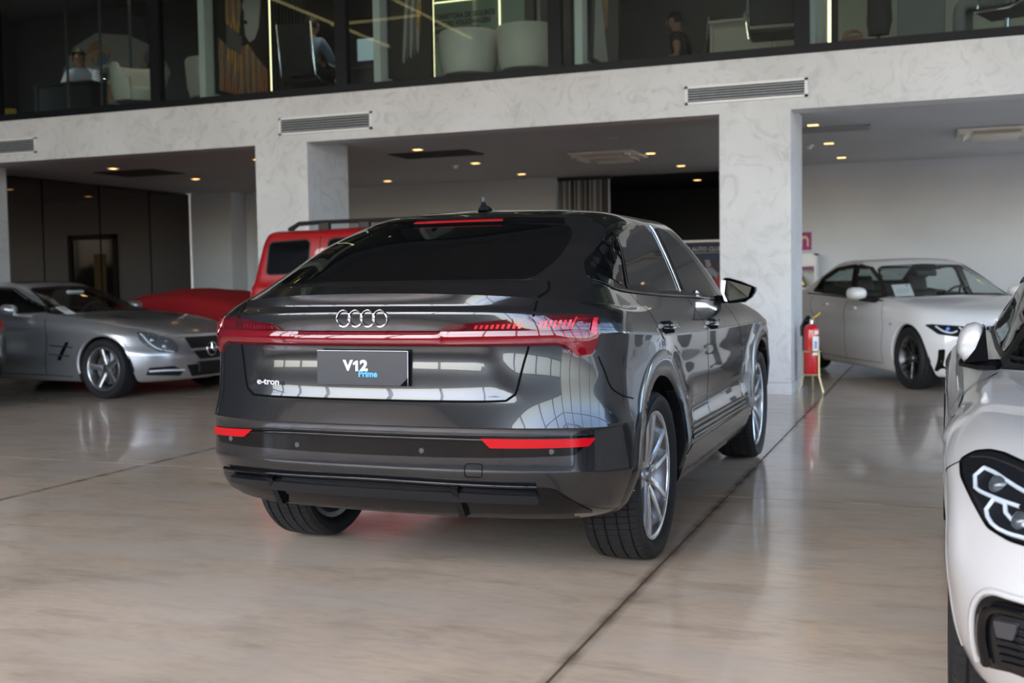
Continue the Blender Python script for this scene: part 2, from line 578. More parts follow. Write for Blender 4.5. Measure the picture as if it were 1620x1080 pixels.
def level_curve(L, sc=1.0):
    """half outline from rear centre round the left side to front centre"""
    W, xr, xf = L['W'], L['xr'], L['xf']
    Lr, nr, Lf, nf = L.get('Lr', .45), L.get('nr', 2.6), L.get('Lf', .6), L.get('nf', 2.4)
    NR_, NS_, NF_ = int(NR * sc), int(NS * sc), int(NF * sc)
    th = np.linspace(0, math.pi / 2, NR_ + 1)
    yr = W * np.sin(th) ** (2 / nr)
    # resample so that the flat of the tail gets even spacing
    xx = xr + Lr * (1 - np.clip(np.cos(th), 0, 1) ** (2 / nr))
    def even(x, y, n):
        x0, y0 = x[0], y[0]
        s = np.concatenate([[0], np.cumsum(np.hypot(np.diff(x), np.diff(y)))])
        t = np.linspace(0, s[-1], n)
        return np.interp(t, s, x), np.interp(t, s, y)
    thd = np.linspace(0, math.pi / 2, 800)
    ax, ay = even(xr + Lr * (1 - np.clip(np.cos(thd), 0, 1) ** (2 / nr)), W * np.sin(thd) ** (2 / nr), NR_ + 1)
    bx, by = even(xf - Lf * (1 - np.clip(np.cos(thd), 0, 1) ** (2 / nf)), W * np.sin(thd) ** (2 / nf), NF_ + 1)
    sx = np.linspace(ax[-1], bx[-1], NS_ + 1)
    x = np.concatenate([ax, sx[1:-1], bx[::-1]])
    y = np.concatenate([ay, np.full(NS_ - 1, W), by[::-1]])
    kx = [p[0] for p in L['z']]; kz = [p[1] for p in L['z']]
    z = interp_smooth(x, kx, kz)
    yn = np.clip(y / max(W, 1e-6), 0, 1)
    if 'dzr' in L:          # drop towards the rear corners
        w = np.zeros_like(x); w[:NR_ + 1] = 1
        z = z + np.where(w > 0, L['dzr'] * yn**2, L['dzr'] * np.exp(-((x - ax[-1]) / .35) ** 2))
    if 'dzf' in L:
        w = np.zeros_like(x); w[-NF_ - 1:] = 1
        z = z + np.where(w > 0, L['dzf'] * yn**2, L['dzf'] * np.exp(-((x - bx[-1]) / .4) ** 2))
    if 'wx' in L:           # plan taper of the sides
        y = y * interp_smooth(x, [p[0] for p in L['wx']], [p[1] for p in L['wx']])
    return np.stack([x, y, z], 1)


def car_surface(levels, k=5, sc=1.0, warp=None):
    C = np.array([level_curve(L, sc) for L in levels])
    cuts = [0] + [i for i, L in enumerate(levels) if L.get('crease') and 0 < i < len(levels) - 1] + [len(levels) - 1]
    rows = None
    for a, b in zip(cuts[:-1], cuts[1:]):
        seg = pchip(C[a:b + 1], k)
        rows = seg if rows is None else np.concatenate([rows, seg[1:]])
    if warp is not None:
        rows = warp(rows)
    V, U, _ = rows.shape
    mir = rows[:, 1:-1][:, ::-1] * np.array([1, -1, 1])
    full = np.concatenate([rows, mir], 1)
    n = full.shape[1]
    v = full.reshape(-1, 3)
    f = []
    for i in range(V - 1):
        for j in range(n):
            j2 = (j + 1) % n
            f.append((i * n + j, i * n + j2, (i + 1) * n + j2, (i + 1) * n + j))
    return v, np.array(f)


def smoothstep(a, b, x):
    t = np.clip((x - a) / (b - a), 0, 1)
    return t * t * (3 - 2 * t)


class Car:
    def __init__(s, name, label, cat, loc, rz, levels, paint, wheels, wr, arch, k=5, sc=1.0, warp=None, halfw=.5):
        """wheels: (x rear, x front); arch: opening radius; wr: wheel radius"""
        s.root = thing(name, label, cat, loc, rz)
        v, f = car_surface(levels, k, sc, warp)
        s.v0, s.f0 = v, f
        s.bvh = BVHTree.FromPolygons([Vector(p) for p in v], f.tolist())
        s.paint, s.wheels, s.wr, s.arch = paint, wheels, wr, arch
        s.holes = []
        s.parts = {}

    # -------- sampling of the skin
    def hit(s, o, d):
        h = s.bvh.ray_cast(Vector(o), Vector(d))
        if h[0] is None:
            h = s.bvh.find_nearest(Vector(o))
            return h[0], h[1]
        n = h[1]
        if n.dot(Vector(d)) > 0: n = -n
        return h[0], n

    def frame(s, view):
        if view == 'rear': return lambda a, b: ((-6, a, b), (1, 0, 0))
        if view == 'front': return lambda a, b: ((9, a, b), (-1, 0, 0))
        if view == 'right': return lambda a, b: ((a, -4, b), (0, 1, 0))
        if view == 'left': return lambda a, b: ((a, 4, b), (0, -1, 0))
        if view == 'top': return lambda a, b: ((a, b, 5), (0, 0, -1))
        if isinstance(view, tuple) and view[0] == 'dir':
            # oblique projection: a runs sideways, b is the height, d is the horizontal viewing direction
            d = Vector((math.cos(view[1]), math.sin(view[1]), 0)); w = Vector((-d.y, d.x, 0))
            c = Vector(view[2] if len(view) > 2 else (0, 0, 0))
            return lambda a, b: (tuple(c + w * a - d * 6 + Vector((0, 0, b))), tuple(d))

    def P(s, view, a, b, off=0.0):
        o, d = s.frame(view)(a, b)
        h, n = s.hit(o, d)
        return h + n * off

    def patch(s, name, poly, view, mat, off=.003, thick=.006, res=.03, parent=None, shape=None, smooth=True, cut=False, label=None, inset=None):
        """a piece lying on the skin; outline given in the view's own two coordinates"""
        poly = dens(poly, res)
        if cut: s.holes.append((view, poly if cut is True else shrink(poly, cut)))
        pts = [Vector(p) for p in poly]
        n = len(pts)
        xs = [p[0] for p in poly]; ys = [p[1] for p in poly]
        inner = []
        gx = np.arange(min(xs) + res / 2, max(xs), res); gy = np.arange(min(ys) + res / 2, max(ys), res)
        P2 = np.array(poly)
        for x in gx:
            for y in gy:
                if inpoly(x, y, P2) and dist_poly(x, y, P2) > res * .45:
                    inner.append(Vector((x, y)))
        vs, es, fs, *_ = delaunay_2d_cdt(pts + inner, [(i, (i + 1) % n) for i in range(n)], [], 1, 1e-6)
        fr = s.frame(view)
        v3, n3 = [], []
        for p in vs:
            o, d = fr(p.x, p.y)
            h, nn = s.hit(o, d)
            e = off
            if shape: e += shape(p.x, p.y, dist_poly(p.x, p.y, P2))
            v3.append(h + nn * e); n3.append(nn)
        faces = [tuple(q) for q in fs]
        d = Vector(fr(0, 0)[1])
        if faces:
            a, b, c = (v3[i] for i in faces[0][:3])
            if (b - a).cross(c - a).dot(d) > 0: faces = [q[::-1] for q in faces]
        # skirt
        if thick:
            cnt = {}
            for q in faces:
                for i in range(len(q)):
                    e = (q[i], q[(i + 1) % len(q)])
                    cnt[e] = 1
            m = {}
            for (i, j) in list(cnt):
                if (j, i) not in cnt:
                    for w in (i, j):
                        if w not in m:
                            m[w] = len(v3)
                            v3.append(v3[w] - n3[w] * thick)
                    faces.append((j, i, m[i], m[j]))
        o = mob(name, v3, faces, mat, parent or s.root, smooth, 50)
        if label: o['label'] = label
        return o

    def ribbon(s, name, path, view, mat, w=.006, off=.0015, h=0.0, step=.02, closed=False, parent=None):
        """a thin strip along a path on the skin (panel gaps, trims); h bulges it"""
        path = catmull(path, step, closed)
        fr = s.frame(view)
        P, Nn = [], []
        for a, b in path:
            o, d = fr(a, b)
            q, nn = s.hit(o, d)
            P.append(q); Nn.append(nn)
        v, f = [], []
        m = len(P)
        cols = 5 if h else 2
        for i in range(m):
            t = (P[(i + 1) % m] - P[i - 1]) if closed else (P[min(i + 1, m - 1)] - P[max(i - 1, 0)])
            side = t.cross(Nn[i]).normalized()
            if cols == 2:
                v += [P[i] + Nn[i] * off - side * w / 2, P[i] + Nn[i] * off + side * w / 2]
            else:
                for e, g in ((-.5, -.3), (-.42, .7), (0, 1), (.42, .7), (.5, -.3)):
                    v.append(P[i] + Nn[i] * (off + h * g) + side * w * e)
        for i in range(m if closed else m - 1):
            j = (i + 1) % m
            for c in range(cols - 1):
                f.append((i * cols + c, i * cols + c + 1, j * cols + c + 1, j * cols + c))
        return mob(name, v, f, mat, parent or s.root, True)

    # -------- the painted shell with its openings
    def shell(s, paint=None, name='body', fmat=None, mats=None):
        v = np.array(s.v0); f = s.f0
        keep = np.ones(len(f), bool)
        inside_all = np.zeros(len(v), bool)
        for xw in s.wheels:
            dx, dz = v[:, 0] - xw, v[:, 2] - s.wr
            r = np.hypot(dx, dz)
            ins = (((r < s.arch) & (dz > -.02)) | ((np.abs(dx) < s.arch) & (dz <= -.02))) & (np.abs(v[:, 1]) > .52)
            kill = ins[f].all(1)
            keep &= ~kill
            # draw the rim of the opening onto the exact arc
            touched = np.zeros(len(v), bool); touched[f[keep].ravel()] = True
            mv = ins & touched
            up = mv & (dz > -.02)
            sc_ = s.arch / np.maximum(r, 1e-6)
            v[up, 0] = xw + dx[up] * sc_[up]; v[up, 2] = s.wr + dz[up] * sc_[up]
            dn = mv & (dz <= -.02)
            v[dn, 0] = xw + np.sign(dx[dn]) * s.arch
            for i in np.nonzero(mv)[0]:
                sg = 1 if v[i, 1] > 0 else -1
                h = s.bvh.ray_cast(Vector((v[i, 0], sg * 4, v[i, 2])), Vector((0, -sg, 0)))
                if h[0] is not None and abs(h[0].y - v[i, 1]) < .15: v[i, 1] = h[0].y
        for view, poly in s.holes:
            P2 = np.array(poly)
            nrm = None
            if view in ('right', 'left'):
                sg = -1 if view == 'right' else 1
                cand = (v[:, 1] * sg > .15); A, B = v[:, 0], v[:, 2]
            elif view == 'front':
                cand = v[:, 0] > s.split; A, B = v[:, 1], v[:, 2]
            elif view == 'rear':
                cand = v[:, 0] < s.split; A, B = v[:, 1], v[:, 2]
            elif view == 'top':
                cand = v[:, 2] > .9; A, B = v[:, 0], v[:, 1]
            idx = np.nonzero(cand & (A > P2[:, 0].min()) & (A < P2[:, 0].max()) & (B > P2[:, 1].min()) & (B < P2[:, 1].max()))[0]
            ins = np.zeros(len(v), bool)
            ins[idx] = inpoly_v(A[idx], B[idx], P2)
            keep &= ~ins[f].any(1)
        f = f[keep]
        me_v, me_f = v, f
        o = mob(name, me_v, me_f, None, s.root, False)
        bm = bmesh.new(); bm.from_mesh(o.data)
        bmesh.ops.remove_doubles(bm, verts=bm.verts, dist=2e-5)
        bmesh.ops.recalc_face_normals(bm, faces=bm.faces)
        lo = [w for w in bm.verts if not w.link_faces]
        bmesh.ops.delete(bm, geom=lo, context='VERTS')
        bm.to_mesh(o.data); bm.free()
        me = o.data
        for m in (mats or [paint or s.paint]): me.materials.append(m)
        if fmat:
            me.polygons.foreach_set('material_index', [fmat(p.center) for p in me.polygons])
        me.polygons.foreach_set('use_smooth', [True] * len(me.polygons))
        me.set_sharp_from_angle(angle=math.radians(32))
        me.update()
        return o

    def arch_trim(s, mat, w=.05, off=.006, inner=.07, a0=-.16, a1=math.pi + .16, name='wheel_arch_trim', lip=.012):
        for xw in s.wheels:
            for sg in (-1, 1):
                view = 'right' if sg < 0 else 'left'
                v, f = [], []
                n = 44
                for i in range(n + 1):
                    a = a0 + (a1 - a0) * i / n
                    ca, sa = math.cos(a), math.sin(a)
                    R = s.arch
                    po = s.P(view, xw + ca * (R + w), s.wr + sa * (R + w), .0005)
                    pm = s.P(view, xw + ca * (R + w * .8), s.wr + sa * (R + w * .8), off)
                    pi = s.P(view, xw + ca * (R + .012), s.wr + sa * (R + .012), off)
                    for q, rr in ((po, R + w), (pm, R + w * .8), (pi, R + .004)):
                        v.append((xw + ca * rr, q.y, s.wr + sa * rr))
                    v.append((xw + ca * (R - lip), pi.y - sg * .012, s.wr + sa * (R - lip)))
                    v.append((xw + ca * (R - lip), pi.y - sg * inner, s.wr + sa * (R - lip)))
                for i in range(n):
                    for c in range(4):
                        f.append((i * 5 + c, i * 5 + c + 1, i * 5 + 6 + c, i * 5 + 5 + c))
                mob(name, v, f, mat, s.root, True, 50)

    def wells(s, mat, y0=.50, y1=.90):
        for xw in s.wheels:
            for sg in (-1, 1):
                mb = MB()
                R = s.arch + .012
                mb.lathe([(R, sg * y1), (R, sg * y0), (.02, sg * y0)], 28, 'y', (xw, 0, s.wr), -.06, math.pi + .06)
                mb.build('wheel_well', mat, s.root, True)


def dens(poly, res):
    out = []
    n = len(poly)
    for i in range(n):
        a, b = poly[i], poly[(i + 1) % n]
        k = max(1, int(math.hypot(b[0] - a[0], b[1] - a[1]) / res))
        for j in range(k):
            t = j / k
            out.append((a[0] + (b[0] - a[0]) * t, a[1] + (b[1] - a[1]) * t))
    return out


def catmull(path, step, closed=False):
    p = [np.array(q, float) for q in path]
    n = len(p)
    out = []
    for i in range(n if closed else n - 1):
        a, b = p[i], p[(i + 1) % n]
        a0 = p[i - 1] if (closed or i > 0) else 2 * a - b
        b1 = p[(i + 2) % n] if (closed or i + 2 < n) else 2 * b - a
        k = max(1, int(np.linalg.norm(b - a) / step))
        for j in range(k):
            t = j / k
            out.append(tuple(.5 * (2 * a + (b - a0) * t + (2 * a0 - 5 * a + 4 * b - b1) * t * t + (3 * a - a0 - 3 * b + b1) * t**3)))
    if not closed: out.append(tuple(p[-1]))
    return out


def rnd(poly, r, seg=5):
    """round the corners of a polygon; r one radius or one for each corner"""
    out = []
    n = len(poly)
    for i in range(n):
        p = Vector(poly[i]); a = Vector(poly[i - 1]); b = Vector(poly[(i + 1) % n])
        rr = r[i] if isinstance(r, (list, tuple)) else r
        da, db = a - p, b - p
        rr = min(rr, da.length * .48, db.length * .48)
        if rr < 1e-4:
            out.append(tuple(p)); continue
        s_, e_ = p + da.normalized() * rr, p + db.normalized() * rr
        for k in range(seg + 1):
            t = k / seg
            q = s_ * (1 - t) ** 2 + p * 2 * t * (1 - t) + e_ * t * t
            out.append((q.x, q.y))
    return out


def shrink(poly, d):
    P2 = np.array(poly); c = P2.mean(0)
    out = []
    n = len(poly)
    area = .5 * sum(P2[i][0] * P2[(i + 1) % n][1] - P2[(i + 1) % n][0] * P2[i][1] for i in range(n))
    sg = 1 if area > 0 else -1
    for i in range(n):
        t = P2[(i + 1) % n] - P2[i - 1]
        L = np.hypot(*t) or 1
        nn = np.array([-t[1], t[0]]) / L * sg
        out.append(tuple(P2[i] + nn * d))
    return out


def inpoly(x, y, P2):
    a = P2; b = np.roll(P2, -1, 0)
    c = ((a[:, 1] > y) != (b[:, 1] > y))
    with np.errstate(divide='ignore', invalid='ignore'):
        xi = (b[:, 0] - a[:, 0]) * (y - a[:, 1]) / (b[:, 1] - a[:, 1]) + a[:, 0]
    return bool((c & (x < xi)).sum() % 2)


def inpoly_v(X, Y, P2):
    r = np.zeros(len(X), bool)
    a = P2; b = np.roll(P2, -1, 0)
    for p, q in zip(a, b):
        c = ((p[1] > Y) != (q[1] > Y))
        if c.any():
            xi = (q[0] - p[0]) * (Y - p[1]) / ((q[1] - p[1]) or 1e-12) + p[0]
            r ^= c & (X < xi)
    return r


def dist_poly(x, y, P2):
    a = P2; b = np.roll(P2, -1, 0)
    d = b - a
    L = np.maximum((d**2).sum(1), 1e-12)
    t = np.clip(((x - a[:, 0]) * d[:, 0] + (y - a[:, 1]) * d[:, 1]) / L, 0, 1)
    return float(np.sqrt(((a + d * t[:, None] - np.array([x, y])) ** 2).sum(1).min()))


# ---------------------------------------------------------------- wheels
RUBBER = mat('tyre_rubber', (.018, .018, .019), .62, spec=.35)
BLACKP = mat('black_plastic', (.010, .010, .011), .5)
GLOSSB = mat('piano_black', (.003, .003, .004), .06, spec=.45)
GAPM = mat('panel_gap_black', (.002, .002, .002), .9, spec=.1)
CHROME = mat('chrome', (.82, .83, .85), .08, metal=1.0)
SATIN = mat('satin_aluminium', (.60, .61, .63), .28, metal=1.0)
RIMM = mat('silver_alloy', (.66, .67, .69), .27, metal=.95, coat=.6)
DISC = mat('brake_disc_steel', (.25, .25, .26), .35, metal=1.0)
TINT = mat('tinted_glass', (.003, .0035, .004), .015, spec=.5)


def tyre_mesh(R, rim, width, nb=68, grooves=((-.62, .045), (-.22, .05), (.2, .05), (.6, .045))):
    """tyre about the y axis with a grooved, sipped tread"""
    hw = width / 2
    prof = []          # (y, r, tread rib id or None)
    prof += [(-hw * .62, rim - .012, None), (-hw * .74, rim + .004, None), (-hw * .93, rim + (R - rim) * .28, None), (-hw * 1.0, rim + (R - rim) * .55, None), (-hw * .985, rim + (R - rim) * .76, None)]
    prof += [(-hw * .93, R - .022, None), (-hw * .86, R - .010, 's')]
    edges = [-.80]
    for g, w in grooves: edges += [g - w / 2 / hw * .2, g + w / 2 / hw * .2]
    crown = lambda y: R - .006 * (abs(y) / hw / .8) ** 2.4
    gw = .0045
    prof.append((-hw * .80, crown(.8 * hw), 's'))
    last = -.8
    for i, (g, w) in enumerate(grooves):
        y = g * hw
        prof += [(y - gw, crown(y), 's'), (y - gw * .8, crown(y) - .008, None), (y + gw * .8, crown(y) - .008, None), (y + gw, crown(y), 's')]
    prof.append((hw * .80, crown(.8 * hw), 's'))
    prof += [(hw * .86, R - .010, 's'), (hw * .93, R - .022, None), (hw * .985, rim + (R - rim) * .76, None), (hw * 1.0, rim + (R - rim) * .55, None), (hw * .93, rim + (R - rim) * .28, None), (hw * .74, rim + .004, None), (hw * .62, rim - .012, None)]
    m = len(prof)
    ang = []
    for k in range(nb):
        a = 2 * math.pi * k / nb
        s_ = 2 * math.pi / nb
        ang += [(a, 0), (a + s_ * .86, 0), (a + s_ * .89, 1), (a + s_ * .97, 1)]
    v, f = [], []
    for a, sip in ang:
        for y, r, t in prof:
            sh = .035 * (y / hw)          # the sipes run slightly oblique
            rr = r - (.0042 if (sip and t == 's') else 0)
            aa = a + sh
            v.append((rr * math.cos(aa), y, rr * math.sin(aa)))
    n = len(ang)
    for k in range(n):
        k2 = (k + 1) % n
        for i in range(m - 1):
            f.append((k * m + i, k * m + i + 1, k2 * m + i + 1, k2 * m + i))
    return v, f


def spoke_prism(r0, r1, a0, a1, w0, w1, y0, y1, d0, d1, bow=0.0):
    """a spoke from radius r0 (angle a0) to r1 (angle a1); y is the outer face, d its depth; outboard is -y"""
    n = 8
    v, f = [], []
    p0 = Vector((r0 * math.cos(a0), r0 * math.sin(a0))); p1 = Vector((r1 * math.cos(a1), r1 * math.sin(a1)))
    t = (p1 - p0).normalized(); s_ = Vector((-t.y, t.x))
    for i in range(n + 1):
        u = i / n
        c = p0.lerp(p1, u)
        w = w0 + (w1 - w0) * u
        y = y0 + (y1 - y0) * u - bow * math.sin(math.pi * u)
        d = d0 + (d1 - d0) * u
        for e, dy in ((-.5, d), (-.46, .006), (-.28, 0), (.28, 0), (.46, .006), (.5, d)):
            q = c + s_ * (w * e)
            v.append((q.x, y + dy, q.y))
    for i in range(n):
        for k in range(5):
            f.append((i * 6 + k, i * 6 + k + 1, i * 6 + 7 + k, i * 6 + 6 + k))
        f.append((i * 6 + 5, i * 6, i * 6 + 6, i * 6 + 11))
    f.append(tuple(range(6))[::-1]); f.append(tuple(n * 6 + k for k in range(6)))
    return v, f


def make_wheel(parent, R, rim, width, spokes, rimmat, capmat, name='wheel', lipmat=None, nb=68, barrel=None):
    """one wheel about the y axis, outboard side at -y: wheel > tyre, rim, spokes, hub cap, disc"""
    e = bpy.data.objects.new(name, None); COL.objects.link(e); e.parent = parent; e.empty_display_size = .1
    tv, tf = tyre_mesh(R, rim, width, nb)
    t = mob('tyre', tv, tf, RUBBER, e, True, 35)
    bm = bmesh.new(); bm.from_mesh(t.data); bmesh.ops.recalc_face_normals(bm, faces=bm.faces); bm.to_mesh(t.data); bm.free()
    hw = width / 2
    r = MB()
    r.lathe([(rim - .02, hw * .7), (rim + .006, hw * .74), (rim + .008, hw * .68), (rim - .03, hw * .55), (rim - .045, 0), (rim - .035, -hw * .6), (rim - .02, -hw * .72), (rim - .012, -hw * .80), (rim + .004, -hw * .82), (rim + .008, -hw * .76)], 72, 'y')
    r.build('rim_barrel', barrel or mat('rim_inner_grey', (.16, .16, .165), .35, metal=.8), e, True, 40)
    MB().lathe([(rim - .016, -hw * .74), (rim - .014, -hw * .80), (rim - .008, -hw * .83), (rim + .004, -hw * .835), (rim + .010, -hw * .77)], 72, 'y').build('rim_lip', lipmat or rimmat, e, True, 40)
    for ang, kw in spokes:
        v, f = spoke_prism(*kw)
        mb = MB().add(v, f).xf(Matrix.Rotation(-ang, 4, 'Y'))
        mb.build('spoke', rimmat, e, True, 35)
    yc = spokes[0][1][6]
    MB().lathe([(.0, yc - .008), (.030, yc - .007), (.034, yc - .001), (.036, yc + .004)], 28, 'y').build('hub_cap', capmat, e, True)
    MB().lathe([(.036, yc + .002), (.070, yc + .004), (.082, yc + .020), (.082, yc + .07)], 30, 'y').build('hub', rimmat, e, True)
    for k in range(5):
        a = 2 * math.pi * (k + .5) / 5
        MB().lathe([(.0, yc + .001), (.009, yc + .001), (.010, yc + .012)], 10, 'y', (.056 * math.cos(a), 0, .056 * math.sin(a))).build('wheel_bolt', DISC, e, True)
    MB().lathe([(.08, .02), (.08, -.012), (rim * .74, -.012), (rim * .74, .014), (.08, .014)], 40, 'y').build('brake_disc', DISC, e, True)
    MB().lathe([(rim * .46, -.035), (rim * .80, -.035), (rim * .80, .03), (rim * .46, .03)], 12, 'y', (0, 0, 0), -.55, .55).build('brake_caliper', BLACKP, e, True)
    return e


def put_wheels(car, proto, track_r, track_f):
    """the prototype sits outboard on the right (-y); copies for the other three"""
    first = True
    for xw, tr in ((car.wheels[0], track_r), (car.wheels[1], track_f)):
        for sg in (-1, 1):
            w = proto if first else copy_tree(proto, car.root)
            first = False
            w.location = (xw, sg * tr / 2, car.wr)
            w.rotation_euler = (0, 0, 0 if sg < 0 else math.pi)
# ---------------------------------------------------------------- grey coupe SUV in the middle
GREYP = mat('dark_grey_metallic', (.043, .045, .050), .22, metal=.80, coat=1.0, coat_r=.015)
KX = (-1.0, -.4, .5, 1.5, 2.5, 3.2, 3.8)


def lev(xr, xf, W, z, Lr=.42, nr=2.7, Lf=.75, nf=2.5, **kw):
    d = dict(xr=xr, xf=xf, W=W, z=list(zip(KX, z)), Lr=Lr, nr=nr, Lf=Lf, nf=nf)
    d.update(kw)
    return d


ET = [
    lev(-.60, 3.40, .68, (.335, .25, .22, .22, .22, .22, .22), Lr=.45),
    lev(-.83, 3.68, .86, (.345, .285, .235, .235, .235, .22, .20), Lr=.45, nr=2.5),
    lev(-.905, 3.74, .905, (.405, .33, .29, .29, .29, .28, .27), Lr=.45, nr=2.6),
    lev(-.938, 3.78, .930, (.468, .41, .37, .37, .37, .36, .34), Lr=.46, nr=2.6),
    lev(-.960, 3.81, .945, (.527, .49, .46, .455, .45, .45, .44), Lr=.46, nr=2.6, crease=1),
    lev(-.958, 3.82, .942, (.580, .545, .52, .515, .51, .52, .50), Lr=.46, nr=2.6),
    lev(-.958, 3.83, .940, (.666, .625, .59, .585, .58, .59, .57), Lr=.46, nr=2.6),
    lev(-.964, 3.84, .940, (.690, .665, .64, .635, .63, .64, .62), Lr=.46, nr=2.6, crease=1),
    lev(-.966, 3.845, .930, (.780, .76, .73, .72, .715, .73, .70), Lr=.49, nr=2.5),
    lev(-.964, 3.845, .928, (.890, .865, .82, .81, .80, .82, .78), Lr=.50, nr=2.45),
    lev(-.954, 3.835, .934, (.993, .955, .905, .89, .88, .88, .85), Lr=.50, nr=2.45),
    lev(-.952, 3.80, .940, (1.055, 1.02, .975, .955, .94, .93, .90), Lr=.50, nr=2.45, crease=1),
    lev(-.960, 3.70, .918, (1.125, 1.08, 1.035, 1.01, .99, .965, .935), Lf=.70, Lr=.53, nr=2.4),
    lev(-.941, 3.60, .900, (1.158, 1.11, 1.065, 1.04, 1.02, .99, .955), Lf=.68, Lr=.55, nr=2.4),
    lev(-.950, 3.25, .862, (1.203, 1.15, 1.11, 1.085, 1.06, 1.035, .99), dzr=-.02, Lf=.55, nf=2.8, Lr=.60, nr=2.35, crease=1),
    lev(-.842, 2.62, .800, (1.238, 1.215, 1.185, 1.155, 1.12, 1.10, 1.10), dzr=-.012, Lf=.45, nf=2.6, Lr=.58, nr=2.4, crease=1),
    lev(-.66, 2.42, .775, (1.31, 1.29, 1.265, 1.25, 1.22, 1.18, 1.18), Lr=.58, nr=2.4, Lf=.45, nf=2.6),
    lev(-.33, 2.08, .728, (1.43, 1.415, 1.400, 1.385, 1.365, 1.33, 1.3), Lr=.52, Lf=.42, nf=2.6),
    lev(.00, 1.72, .668, (1.505, 1.505, 1.520, 1.512, 1.49, 1.49, 1.49), Lr=.48, Lf=.36, nf=2.6),
    lev(.10, 1.60, .575, (1.527, 1.527, 1.562, 1.563, 1.53, 1.53, 1.53), Lr=.45, Lf=.32, nf=2.6),
    lev(.22, 1.50, .32, (1.545, 1.545, 1.585, 1.593, 1.56, 1.56, 1.56), Lr=.3, Lf=.3, nf=2.4),
    lev(.30, 1.45, .0001, (1.557, 1.557, 1.592, 1.602, 1.57, 1.57, 1.57), Lr=.3, Lf=.3, nf=2.4),
]


def WARP_ET(r):
    """recesses pressed into the tail: number-plate bay, black bumper band"""
    x, y, z = r[..., 0], np.abs(r[..., 1]), r[..., 2]
    rear = smoothstep(-.55, -.72, x)
    ye = .575 - (z - .83) * .55
    zz = np.interp(z, [.786, .797, .826, .86, .90, .94, .975, .992], [0, .0016, .0066, .0078, .0080, .0078, .0040, 0])
    m = zz * (1 - smoothstep(ye - .035, ye + .03, y)) * rear
    b = smoothstep(.570, .578, z) * (1 - smoothstep(.652, .660, z)) * (1 - smoothstep(.80, .86, y)) * rear
    r[..., 0] = x + m + .0 * b
    # bulge of the mudguards above the wheels
    for xw in (0.0, 2.928):
        d = np.hypot(r[..., 0] - xw, z - .372)
        w = np.exp(-((d - .50) / .10) ** 2) * smoothstep(.3, .5, z) * (y > .6)
        r[..., 1] = r[..., 1] + np.sign(r[..., 1]) * .014 * w
    # shallow hollow along the lower doors
    w = np.exp(-((z - .60) / .085) ** 2) * smoothstep(.48, .75, x) * (1 - smoothstep(2.15, 2.45, x)) * (y > .6)
    r[..., 1] = r[..., 1] - np.sign(r[..., 1]) * .022 * w
    return r


et = Car('grey_coupe_suv', 'dark grey coupe SUV seen from behind in the middle of the hall', 'car', (-2.09, 4.8105, 0), math.radians(90), ET, GREYP, (0.0, 2.928), .372, .452, k=8, sc=1.25, warp=WARP_ET)
et.split = .8
et.shell(mats=[GREYP, BLACKP], fmat=lambda c: 1 if (c.z < .37 and c.x < -.45 and abs(c.y) < .76) or c.z < .262 else 0)
et.wells(BLACKP, .48, .885)
et.arch_trim(GREYP, w=.105, off=.010, inner=.06, a0=-.10, a1=math.pi + .10)

REDD = mat('smoked_red_lens', (.055, .002, .005), .06, coat=1.0, coat_r=.01)
REDL = mat('red_lens', (.14, .002, .007), .05, coat=1.0, coat_r=.01)
REDB = mat('glowing_red_reflector', (.42, .003, .008), .15, spec=.5, emit=(1, .01, .02), es=.03)  # faint emission lifts the red, though a reflector gives no light itself
REDG = mat('red_lamp_element', (.45, .006, .010), .2, coat=.8, emit=(1, .02, .03), es=.10)
BLUEP = mat('print_blue', (.08, .36, .78), .5)
WHITEP = mat('print_white', (.85, .86, .88), .5)
PLATE = mat('plate_board', (.028, .030, .036), .38)

# rear window and roof
et.patch('rear_window', rnd([(-.575, 1.2415), (-.3, 1.2425), (.3, 1.2425), (.575, 1.2415), (.605, 1.34), (.592, 1.42), (.53, 1.482), (.25, 1.500), (-.25, 1.500), (-.53, 1.482), (-.592, 1.42), (-.605, 1.34)], .03), 'rear', TINT, off=.002, thick=.004, res=.035, label='black tinted rear window')
et.patch('roof_spoiler_lip', [(-.50, 1.489), (-.25, 1.5015), (.25, 1.5015), (.50, 1.489), (.48, 1.510), (.25, 1.5225), (-.25, 1.5225), (-.48, 1.510)], 'rear', GLOSSB, off=.012, thick=.014, res=.03)
et.patch('high_brake_light', [(-.21, 1.5035), (.24, 1.5035), (.235, 1.5115), (-.205, 1.5115)], 'rear', REDG, off=.015, thick=.004, res=.03, label='red high-level brake light')
et.patch('glass_roof', rnd([(.20, -.44), (1.52, -.50), (1.58, -.3), (1.60, 0), (1.58, .3), (1.52, .50), (.20, .44), (.15, 0)], .05), 'top', TINT, off=.002, thick=.004, res=.06)
